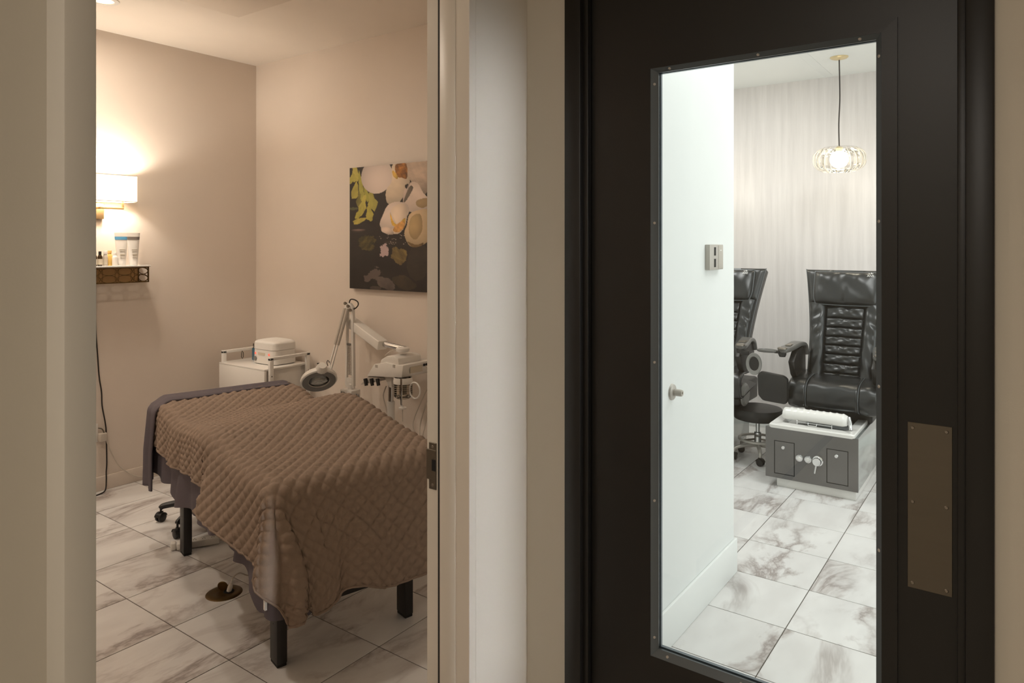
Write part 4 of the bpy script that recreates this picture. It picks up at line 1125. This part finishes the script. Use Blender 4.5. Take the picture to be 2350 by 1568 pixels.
ring = [(-0.10, jc.y - 0.095 + 0.042 * math.cos(2 * math.pi * k / 24), (jz0 + jz1) / 2 - 0.003 + 0.047 * math.sin(2 * math.pi * k / 24)) for k in range(24)]
obj('jar_handle', tube(B(), ring, 0.005, 8, closed=True), 'white_plastic', jo)
fc = sr(on('x', 2.98, 928, 890))
obj('jar_fork', tube(B(), [(-0.165, fc.y, jz1 + 0.012), (-0.165, fc.y, jz0 - 0.018), (-0.155, fc.y, jz0 - 0.032)], 0.0065, 8), 'chrome', sm)
obj('drain_knob', lathe(B(), [(0, -0.006), (0.022, -0.006), (0.023, 0.002), (0, 0.004)], 20, T(-0.155, fc.y, jz0 - 0.04)), 'white_plastic', sm)
obj('drain_lead', tube(B(), [(-0.155, fc.y, jz0 - 0.04), (-0.155, fc.y, jz0 - 0.12)], 0.003, 6), 'cord_white', sm)
# right end: rating label, two black sockets, cables
ye = y(925, 850)
obj('rating_label', box(B(), (-0.06, ye - 0.0015, zt - 0.055), (0.045, ye + 0.001, zt - 0.018)), 'label', hb_)
for k in (0, 1): obj('cable_gland', lathe(B(), [(0, 0.006), (0.007, 0.006), (0.008, 0)], 14, T(0.06 + 0.022 * k, ye, zt - 0.02) @ RX(math.pi / 2)), 'black_plastic', hb_)
for k, off in enumerate((0.0, 0.03, -0.02)):
    obj('cable', tube(B(), [(0.07 + 0.01 * k, ye - 0.005, zt - 0.03 - 0.03 * k), (0.09, ye - 0.03 - off, zt - 0.08), (0.08, ye - 0.02 + off, zt - 0.2), (0.05, ye + 0.02 + off * 2, zt - 0.38), (0.02, ye - 0.0 + off, 0.42), (0.03, ye + 0.03, 0.02)], 0.0032, 6, True), 'cord_white', sm)
obj('cable', tube(B(), [(-0.02, py_ + 0.02, 0.74), (-0.03, py_ + 0.035, 0.68), (-0.02, py_ + 0.02, 0.60), (-0.02, py_ - 0.01, 0.50)], 0.0035, 6, True), 'cord_white', sm)

# ------------------------------------------------------------------ pedicure room: switch, bumper, pendant
sw = thing('wall_switch', (3.175, YT, 1.505), 'brushed steel switch plate with two dark slots on the white wall', 'switch')
obj('switch_plate', box(B(), (-0.087, -0.022, 0), (0.087, 0, 0.115), 0.002), 'nickel', sw)
for z0, z1 in ((0.012, 0.050), (0.065, 0.103)): obj('rocker_slot', box(B(), (-0.032, -0.0232, z0), (-0.012, -0.0215, z1)), 'gap', sw)
obj('touch_panel', box(B(), (0.022, -0.0235, 0.004), (0.083, -0.021, 0.111), 0.001), 'light_grey', sw)
obj('indicator', box(B(), (0.040, -0.0242, 0.086), (0.060, -0.0232, 0.091)), 'white_plastic', sw)
ds = thing('door_bumper', (2.715, YT, 1.02), 'round grey wall bumper for the door handle', 'door stop')
obj('rose', lathe(B(), [(0, 0.010), (0.020, 0.012), (0.031, 0.008), (0.034, 0.0)], 30, RX(math.pi / 2)), 'nickel', ds)
obj('buffer', lathe(B(), [(0.014, 0.008), (0.014, 0.04), (0.012, 0.046), (0.006, 0.046), (0.005, 0.040), (0, 0.040)], 24, RX(math.pi / 2)), 'light_grey', ds)

pn = thing('pendant_lamp', (5.756, 1.122, CE), 'ribbed clear glass pendant lamp with lit globe hanging over the chair', 'lamp')
obj('canopy', lathe(B(), [(0, -0.022), (0.015, -0.022), (0.055, -0.012), (0.064, -0.004), (0.064, 0)], 32), 'pale_brass', pn)
Zp = 5.32; zc = CAMH + (HOR - 366) / FPX * Zp - CE; 
obj('cable', tube(B(), [(0, 0, -0.02), (0.003, -0.004, -0.3), (-0.002, 0.002, -0.5), (0, 0, zc + 0.095)], 0.0045, 8, True), 'cord_black', pn)
prof = []
for k in range(22):
    t = -0.90 + 1.80 * k / 21
    prof.append((0.164 * (1 - abs(t) ** 2.6) ** 0.42 + 0.02, zc + 0.101 * t * (1.0)))
go = obj('glass_shade', lathe(B(), prof, 120, rib=lambda th: 0.035 * abs(math.cos(12 * th)) - 0.02), 'shade_glass', pn)
rbm = B()
for k in range(24):
    th = 2 * math.pi * k / 24
    tube(rbm, [(r * 1.0 * math.cos(th), r * 1.0 * math.sin(th), z) for r, z in prof[::2]], 0.0018, 5)
obj('glass_rib', rbm, 'white_plastic', go)
obj('globe', lathe(B(), [(0.0, zc - 0.066)] + [(0.066 * math.cos(a), zc + 0.066 * math.sin(a)) for a in [(-80 + 16 * i) * math.pi / 180 for i in range(11)]] + [(0, zc + 0.066)], 28), 'bulb', pn)
obj('lamp_holder', lathe(B(), [(0, zc + 0.062), (0.024, zc + 0.062), (0.026, zc + 0.085), (0.012, zc + 0.10), (0, zc + 0.10)], 20), 'pale_brass', pn)
pl2 = bpy.data.lights.new('pendant_light', 'POINT'); pl2.energy = 4.5; pl2.color = (1.0, 0.88, 0.72); pl2.shadow_soft_size = 0.07
po3 = bpy.data.objects.new('pendant_light', pl2); COL.objects.link(po3); po3.parent = pn; po3.location = (0, 0, zc - 0.14)

pn['group'] = 'glass pendant lamps over the chairs'
p2 = copy_tree(pn); p2.location.y = 2.26
p2['label'] = 'glass pendant lamp over the half hidden chair, behind the white wall'

# ------------------------------------------------------------------ pedicure chairs
def text_mesh(s, size, M):
    cu = bpy.data.curves.new('txt', 'FONT'); cu.body = s; cu.size = size; cu.extrude = 0.0004; cu.align_x = 'CENTER'
    o = bpy.data.objects.new('txt', cu); COL.objects.link(o)
    dg = bpy.context.evaluated_depsgraph_get(); me = bpy.data.meshes.new_from_object(o.evaluated_get(dg))
    bm = bmesh.new(); bm.from_mesh(me); bpy.data.objects.remove(o); bpy.data.curves.remove(cu); bpy.data.meshes.remove(me)
    bmesh.ops.transform(bm, matrix=M, verts=bm.verts)
    return bm
BH = Vector((0.30, 0, 0.775)); BLEN = BH.length; BH.normalize(); BN = Vector((-BH.z, 0, BH.x))
def bw(h):      # half width of the back at height h
    t = h / BLEN
    return 0.222 + 0.012 * t + 0.062 * max(0, t - 0.30) ** 1.5 / 0.586

def pedi_chair(x, y, label, tray_side, folded, wing, YCC):      # YCC: seat centre relative to the base centre
    B0 = Vector((0.555, YCC, 0.655))
    def bk(y, h, n): return tuple(B0 + Vector((0, y, 0)) + BH * h + BN * n)
    c = thing('pedicure_chair', (x, y, 0), label, 'chair', group='black pedicure chairs')
    hw = 0.285
    # base cabinet
    bs = obj('cabinet', box(B(), (0.006, -hw + 0.004, 0.058), (0.98, hw - 0.004, 0.395), 0.003), 'side_panel', c)
    fpn = obj('front_panel', box(B(), (-0.004, -hw, 0.060), (0.010, hw, 0.396), 0.002), 'panel_grey', c)
    obj('plinth', box(B(), (0.022, -0.268, 0.0), (0.95, 0.218, 0.062), 0.002), 'porcelain', c)
    for y0, y1 in ((0.097, 0.228), (-0.228, -0.099)):
        bm = B(); g = 0.0045; z0, z1 = 0.089, 0.310
        box(bm, (-0.0046, y0, z0), (-0.0035, y0 + g, z1)); box(bm, (-0.0046, y1 - g, z0), (-0.0035, y1, z1))
        box(bm, (-0.0046, y0, z0), (-0.0035, y1, z0 + g)); box(bm, (-0.0046, y0, z1 - g), (-0.0035, y1, z1))
        dd = obj('door', box(B(), (-0.0050, y0 + 0.005, z0 + 0.005), (-0.002, y1 - 0.005, z1 - 0.005), 0.0006, 1), 'panel_grey', c)
        obj('door_gap', bm, 'gap', dd)
        yk = (y0 + y1) / 2 + (0.004 if y0 > 0 else 0.003)
        obj('knob', lathe(B(), [(0, 0.020), (0.010, 0.020), (0.0125, 0.016), (0.009, 0.008), (0.008, 0)], 18, T(-0.005, yk, 0.272) @ RY(-math.pi / 2)), 'chrome', dd)
    for yy in (0.067, 0.013):
        dlo = obj('dial', lathe(B(), [(0, 0.007), (0.015, 0.008), (0.022, 0.007), (0.025, 0.0)], 26, T(-0.004, yy, 0.217) @ RY(-math.pi / 2)), 'chrome', c)
        obj('dial_button', lathe(B(), [(0, 0.011), (0.010, 0.011), (0.012, 0.007)], 20, T(-0.004, yy, 0.217) @ RY(-math.pi / 2)), 'porcelain', dlo)
    fa = obj('mixer_tap', lathe(B(), [(0, 0.045), (0.024, 0.045), (0.026, 0.042), (0.026, 0.014), (0.033, 0.010), (0.034, 0.0)], 28, T(-0.004, -0.048, 0.220) @ RY(-math.pi / 2)), 'chrome', c)
    obj('lever', tube(B(), [(-0.034, -0.044, 0.205), (-0.040, -0.034, 0.145)], [0.006, 0.0055], 12), 'chrome', fa)
    # porcelain basin with a sunken bowl
    t = B()
    def loop(x0, x1, yh, z, r, n=6):
        P = []
        for cx, cy, a0 in ((x1 - r, yh - r, 0), (x0 + r, yh - r, 90), (x0 + r, -yh + r, 180), (x1 - r, -yh + r, 270)):
            for k in range(n + 1):
                a = math.radians(a0 + 90 * k / n); P.append(t.verts.new((cx + r * math.cos(a), cy + r * math.sin(a), z)))
        return P
    loops = [loop(-0.004, 0.60, 0.262, 0.392, 0.012), loop(-0.006, 0.602, 0.264, 0.412, 0.014), loop(0.0, 0.596, 0.258, 0.419, 0.014), loop(0.085, 0.56, 0.205, 0.416, 0.03), loop(0.10, 0.55, 0.19, 0.40, 0.04), loop(0.14, 0.51, 0.15, 0.20, 0.05)]
    for A, Cc in zip(loops, loops[1:]):
        n = len(A)
        for k in range(n): t.faces.new((A[k], A[(k + 1) % n], Cc[(k + 1) % n], Cc[k]))
    t.faces.new(loops[-1])
    bmesh.ops.recalc_face_normals(t, faces=t.faces)
    ba_ = obj('basin', t, 'porcelain', c)
    # cut clear space in the cabinet is hidden by the bowl; spray head
    obj('spray_head', tube(B(), [(0.150, -0.205, 0.49), (0.115, -0.218, 0.445), (0.10, -0.222, 0.42)], [0.011, 0.013, 0.010], 14), 'chrome', ba_)
    # padded footrest on a wire stand
    def fr_(u, v):
        th = math.pi * 2 * v; yy = 0.200 - 0.400 * u
        rx, rz = 0.052, 0.046
        e = 0.80 + 0.20 * math.sin(math.pi * min(1, max(0, u * 14)) / 2) if u < 0.08 else (0.80 + 0.20 * math.sin(math.pi * min(1, (1 - u) * 14) / 2) if u > 0.92 else 1)
        bump_ = 0.004 * max(0, math.sin(u * 62)) * max(0, math.sin(th)) ** 6
        zq = math.sin(th)
        return (0.130 + rx * e * math.cos(th), yy, 0.466 + (rz * e + bump_) * (zq if zq > -0.55 else -0.55 + (zq + 0.55) * 0.1))
    bm = grid(B(), 70, 28, fr_)
    bmesh.ops.holes_fill(bm, edges=[e for e in bm.edges if e.is_boundary]); bmesh.ops.remove_doubles(bm, verts=bm.verts, dist=1e-5)
    ft = obj('footrest', bm, 'porcelain', c, ang=60)
    for yy in (0.10, -0.115):
        obj('wire_leg', tube(B(), [(0.082, yy, 0.448), (0.070, yy, 0.440), (0.070, yy, 0.419)], 0.0025, 8), 'chrome', ft)
    obj('wire_bar', tube(B(), [(0.070, 0.10, 0.436), (0.070, -0.115, 0.436)], 0.0025, 8), 'chrome', ft)
    obj('wire_loop', tube(B(), [(0.066, 0.03, 0.44), (0.060, 0.028, 0.424), (0.060, -0.022, 0.424), (0.066, -0.026, 0.44)], 0.003, 8), 'chrome', ft)
    # pedestal below the seat
    obj('pedestal', box(B(), (0.46, YCC - 0.22, 0.39), (0.90, YCC + 0.22, 0.56), 0.02, 3), 'black_plastic', c)
    obj('hinge_cover', lathe(B(), [(0, 0.02), (0.07, 0.02), (0.085, 0.008), (0.087, 0)], 28, T(0.42, YCC - 0.262, 0.50) @ RX(math.pi / 2)), 'grey_plastic', c)
    # seat cushion
    sw_ = 0.286
    prof = [(0.66, 0.690), (0.50, 0.690), (0.40, 0.684), (0.33, 0.672), (0.285, 0.650), (0.262, 0.615), (0.255, 0.575), (0.258, 0.535), (0.272, 0.506), (0.30, 0.492), (0.36, 0.490), (0.66, 0.545)]
    pv = [Vector((p, 0, q)) for p, q in prof]; sp_ = spline(pv, 4); ctr = Vector((0.46, 0, 0.60))
    def seat(u, v):
        yy = -sw_ + 2 * sw_ * u
        k = v * (len(sp_) - 1); i = min(len(sp_) - 2, int(k)); p = sp_[i].lerp(sp_[i + 1], k - i)
        g = -0.010 * (math.exp(-((abs(yy) - 0.165) / 0.006) ** 2)) + 0.010 * math.exp(-((abs(yy) - 0.225) / 0.05) ** 2) + 0.006 * math.exp(-(yy / 0.10) ** 2)
        ed = max(0, (abs(yy) - (sw_ - 0.02)) / 0.02); g -= 0.020 * (1 - math.sqrt(max(0, 1 - ed * ed)))
        w_ = 0.0022 * math.sin(yy * 40 + p.x * 23) * math.sin(p.x * 31 + p.z * 40)
        o = (p - ctr).normalized()
        return (p.x + o.x * (g + w_), YCC + yy, p.z + o.z * (g + w_))
    bm = grid(B(), 100, len(sp_), seat)
    bmesh.ops.holes_fill(bm, edges=[e for e in bm.edges if e.is_boundary])
    so = obj('seat', bm, 'leather', c, ang=60)
    for yy in (-0.165, 0.165, -0.280, 0.280):
        pts = [(p.x + ((p - ctr).normalized()).x * (0.001 if abs(yy) < 0.2 else -0.008), YCC + yy, p.z + ((p - ctr).normalized()).z * (0.001 if abs(yy) < 0.2 else -0.008)) for p in sp_[:40:2]]
        obj('piping', tube(B(), pts, 0.0032, 6), 'piping', so)
    # backrest shell
    hs = [0.0, 0.10, 0.2, 0.3, 0.4, 0.5, 0.6, 0.68, 0.75, 0.80, BLEN]
    poly = [(bw(h), h) for h in hs] + [(-bw(h), h) for h in hs[::-1]]
    bsh = obj('back_shell', prism(B(), poly, lambda p, q, t: bk(p, q, t), -0.085, 0.0, 0.012), 'leather', c)
    # rear pouch and bulge
    pb = B(); lathe(pb, [(0, 0.07), (0.10, 0.065), (0.16, 0.045), (0.19, 0.0)], 28, Matrix.Translation(bk(0, 0.55, -0.085)) @ align((0, 0, 0), -BN))
    obj('rear_hump', pb, 'leather_dark', bsh)
    obj('rear_pouch', box(B(), (-0.20, 0.20, 0), (0.20, 0.46, 0.055), 0.01, 2, M=Matrix(((0, BH.x, -BN.x, 0), (1, 0, 0, 0), (0, BH.z, -BN.z, 0), (0, 0, 0, 1))).copy() if False else Matrix.Translation(bk(0, 0, -0.088)) @ Matrix(((0, BH.x, -BN.x, 0), (1, 0, 0, 0), (0, BH.z, -BN.z, 0), (0, 0, 0, 1)))), 'leather_dark', bsh)
    # side bolsters
    for sg in (-1, 1):
        def bol(u, v):
            h = 0.0 + 0.56 * v
            yi = 0.118 + 0.012 * v; yo = bw(h) - 0.004
            yy = yi + (yo - yi) * u
            k = (1 - abs(2 * u - 1) ** 3.0) ** 0.6
            wv = 0.0065 * math.sin(46 * v + 5 * u + sg) * (0.25 + 0.75 * u) * math.exp(-((v - 0.72) / 0.22) ** 2) + 0.003 * math.sin(23 * v + 9 * u)
            return bk(sg * yy, h, 0.004 + 0.036 * k + wv * k)
        obj('side_bolster', grid(B(), 16, 60, bol), 'leather', c, ang=70)
        pts = [bk(sg * bw(h), h, -0.004) for h in hs]
        obj('piping', tube(B(), pts, 0.004, 6, True), 'piping', bsh)
        # head wings above the bolsters
        def wg(u, v):
            h = 0.56 + (BLEN - 0.565) * v; yi = 0.10; yo = bw(h) - 0.003
            k = (1 - abs(2 * u - 1) ** 4) ** 0.5 * (1 - abs(2 * v - 1) ** 8) ** 0.5
            return bk(sg * (yi + (yo - yi) * u), h, 0.003 + 0.024 * k)
        obj('head_wing', grid(B(), 12, 20, wg), 'leather', c, ang=70)
    # channel cushions
    rows = [0.0, 0.045, 0.115, 0.185, 0.25, 0.315, 0.385, 0.455, 0.545]
    for k in range(8):
        h0, h1 = rows[k] + 0.001, rows[k + 1] - 0.001
        bm = pillow(B(), bk, (-0.118 - 0.012 * h0 / 0.56, -0.118 - 0.012 * h1 / 0.56), (0.118 + 0.012 * h0 / 0.56, 0.118 + 0.012 * h1 / 0.56), h0, h1, 0.020, 40, 14, 0.004, 4.0, 0.0045, seed=k + 3)
        obj('channel_cushion', bm, 'leather', c, ang=70)
    # headrest pillow
    def hp(u, v):
        uu, vv = 2 * u - 1, 2 * v - 1
        k = max(0, 1 - abs(uu) ** 5) ** 0.5 * max(0, 1 - abs(vv) ** 4) ** 0.5
        cr = 1 - 0.10 * abs(uu) ** 8 * max(0, -vv) ** 3
        hh = 0.675 + 0.125 * vv
        wv = (0.0035 * math.sin(uu * 16 + 2 * vv) * max(0, vv) + 0.003 * math.sin(uu * 7 - vv * 5)) * k - 0.006 * math.exp(-(uu / 0.05) ** 2) * max(0, -vv) ** 0.5 * k
        return bk(0.222 * uu * cr, hh + 0.006 * (1 - uu * uu) * (-1 if vv < 0 else 0) * abs(vv), 0.036 + 0.046 * k + wv)
    hpo = obj('headrest_pillow', grid(B(), 48, 26, hp), 'leather', c, ang=70)
    rim = [hp(u / 24, 0) for u in range(25)] + [hp(1, v / 12) for v in range(1, 13)] + [hp(1 - u / 24, 1) for u in range(1, 25)] + [hp(0, 1 - v / 12) for v in range(1, 12)]
    obj('piping', tube(B(), rim, 0.0055, 6, closed=True), 'piping', hpo)
    # maker's mark near the pillow's outer top corner
    pos = Vector(bk(-0.163, 0.752, 0.0815)); ML = Matrix(((0, BH.x, BN.x, pos.x), (-1, 0, 0, pos.y), (0, BH.z, BN.z, pos.z), (0, 0, 0, 1)))
    bm = text_mesh('ANS', 0.024, ML)
    for sgn, dx in ((1, 0.003), (-1, 0.0)):
        prism(bm, [(dx, 0.0225), (dx + sgn * 0.016, 0.030), (dx + sgn * 0.009, 0.0215)], lambda p, q, t: tuple(ML @ Vector((p, q, t))), 0.0, 0.0006)
    prism(bm, [(0.0, 0.023), (0.006, 0.036), (0.009, 0.024)], lambda p, q, t: tuple(ML @ Vector((p, q, t))), 0.0, 0.0006)
    obj('logo', bm, 'porcelain', hpo, smooth=False)['label'] = 'small white ANS lettering with leaf mark'
    # arms
    for sg in (-1, 1):
        yb_ = YCC
        P0 = Vector((0.185, yb_ + sg * 0.305, 0.882)); P1 = Vector((0.33, yb_ + sg * 0.285, 0.892)); P2 = Vector((0.46, yb_ + sg * 0.268, 0.905)); P3 = Vector((0.56, yb_ + sg * 0.262, 0.885)); P4 = Vector((0.60, yb_ + sg * 0.262, 0.82))
        path = spline([P0, P1, P2, P3, P4], 6)
        def pad(u, v, path=path):
            i = u * (len(path) - 1); j = min(len(path) - 2, int(i)); p = path[j].lerp(path[j + 1], i - j)
            d = (path[min(len(path) - 1, j + 1)] - path[max(0, j)]).normalized(); sdv = Vector((-d.y, d.x, 0)).normalized(); nv_ = sdv.cross(d) * -1
            if nv_.z < 0: nv_ = -nv_
            th = 2 * math.pi * v; cc, ss = math.cos(th), math.sin(th); k = (abs(cc) ** 4 + abs(ss) ** 4) ** -0.25
            e = min(1, math.sqrt(max(0.02, 1 - (1 - min(1, u * 8)) ** 2)))
            q = p + sdv * (0.042 * k * cc * e) + nv_ * (0.017 * k * ss)
            return tuple(q)
        bm = grid(B(), 40, 24, pad)
        bmesh.ops.remove_doubles(bm, verts=bm.verts, dist=1e-5)
        bmesh.ops.holes_fill(bm, edges=[e for e in bm.edges if e.is_boundary])
        ar = obj('armrest', bm, 'arm_grey', c, ang=60)
        obj('cup_ring', lathe(B(), [(0.020, 0.002), (0.027, 0.006), (0.032, 0.004), (0.032, -0.004)], 26, T(0.205, yb_ + sg * 0.303, 0.898)), 'steel', ar)
        obj('cup_well', lathe(B(), [(0, -0.03), (0.020, -0.028), (0.027, -0.010), (0.027, 0.0)], 22, T(0.205, yb_ + sg * 0.303, 0.868)), 'black_plastic', ar)
        obj('remote_pad', box(B(), (0.285, yb_ + sg * 0.290 - 0.022, 0.906), (0.375, yb_ + sg * 0.284 + 0.022, 0.914), 0.003), 'steel', ar)
        sup = [(0.27, 0.80), (0.36, 0.862), (0.52, 0.885), (0.595, 0.84), (0.60, 0.69), (0.56, 0.655), (0.40, 0.655), (0.33, 0.70)]
        ys_ = yb_ + sg * 0.262
        obj('arm_support', prism(B(), sup, lambda p, q, t: (p, t, q), ys_ - 0.022, ys_ + 0.022, 0.010), 'black_plastic', c)
        if sg == tray_side:
            if not folded:
                tc_ = Vector((0.20, yb_ + sg * 0.405, 0.872))
                def S2(M2): return M2
                Mt = T(*tc_) @ Matrix.Diagonal((0.85, 1.25, 1, 1))
                tro = obj('tray', lathe(B(), [(0, 0.004), (0.045, 0.004), (0.050, 0.010), (0.056, 0.010), (0.056, 0.0), (0.05, -0.006), (0, -0.006)], 32, Mt), 'arm_grey', c)
                obj('tray_arm', box(B(), (0.185, yb_ + sg * 0.335 - 0.02, 0.862), (0.215, yb_ + sg * 0.335 + 0.02, 0.878), 0.004), 'black_plastic', tro)
            else:
                tc_ = Vector((0.19, yb_ + sg * 0.405, 0.775))
                Mt = T(*tc_) @ RY(-math.pi / 2) @ Matrix.Diagonal((1.35, 0.95, 1, 1))
                tro = obj('tray', lathe(B(), [(0, 0.0), (0.036, 0.0), (0.040, 0.012), (0.056, 0.014), (0.058, 0.004), (0.055, -0.008), (0, -0.008)], 34, Mt), 'grey_plastic', c)
                obj('tray_inset', lathe(B(), [(0, 0.0012), (0.038, 0.0012)], 34, Mt), 'black_plastic', tro)
                obj('tray_arm', box(B(), (0.18, yb_ + sg * 0.34 - 0.03, 0.83), (0.205, yb_ + sg * 0.34 + 0.03, 0.865), 0.006), 'black_plastic', tro)
        if wing and sg == tray_side:
            pw = [(yb_ + sg * 0.262, 0.545), (yb_ + sg * 0.275, 0.515), (yb_ + sg * 0.43, 0.525), (yb_ + sg * 0.462, 0.560), (yb_ + sg * 0.468, 0.700), (yb_ + sg * 0.445, 0.728), (yb_ + sg * 0.29, 0.712), (yb_ + sg * 0.262, 0.69)]
            obj('side_wing', prism(B(), pw, lambda p, q, t: (t, p, q), 0.17, 0.225, 0.014), 'leather_dark', c)
            obj('wing_bracket', box(B(), (0.225, yb_ + sg * 0.27, 0.55), (0.42, yb_ + sg * 0.30, 0.61), 0.005), 'black_plastic', c)
    return c
pedi_chair(4.870, 1.123, 'black leather pedicure chair with foot basin below the pendant lamp', 1, False, True, -0.072)
pedi_chair(4.870, 2.105, 'black leather pedicure chair half hidden behind the white wall', -1, True, False, -0.157)

# ------------------------------------------------------------------ pedicure stool
pst = thing('pedicure_stool', (5.42, 1.625, 0), 'low round black stool with chrome column and foot ring', 'stool')
obj('seat', lathe(B(), [(0, 0.300), (0.150, 0.300), (0.172, 0.308), (0.186, 0.330), (0.186, 0.358), (0.172, 0.385), (0.13, 0.396), (0, 0.402)], 44), 'leather_dark', pst)
obj('column', lathe(B(), [(0, 0.10), (0.026, 0.10), (0.026, 0.20), (0.022, 0.205), (0.015, 0.205), (0.015, 0.302), (0, 0.302)], 22), 'chrome', pst)
bm = B(); ell(bm, 0, 0, 0.135, 0.135, 0.010, lambda p, q: (p, q, 0.150))
rg = obj('foot_ring', bm, 'nickel', pst)
for k in range(3):
    a = 2 * math.pi * k / 3 + 0.4
    obj('ring_spoke', cyl(B(), (0.02 * math.cos(a), 0.02 * math.sin(a), 0.15), (0.132 * math.cos(a), 0.132 * math.sin(a), 0.15), 0.007, n=10), 'steel', rg)
for k in range(5):
    a = math.radians(202 + 72 * k); d = Vector((math.cos(a), math.sin(a), 0)); e = d * 0.185
    ao = obj('base_arm', tube(B(), [Vector((0, 0, 0.105)) + d * 0.015, Vector((0, 0, 0.10)) + d * 0.12, Vector((0, 0, 0.085)) + e * 0.95, Vector((0, 0, 0.06)) + e], [0.016, 0.013, 0.012, 0.011], 10, True), 'nickel', pst)
    bm = B(); bw_ = B(); caster(bm, bw_, (e.x, e.y, 0), a + 0.9, 0.026, 0.040); merge(bm, bw_); obj('caster', bm, 'black_plastic', ao)
bpy.context.view_layer.update()
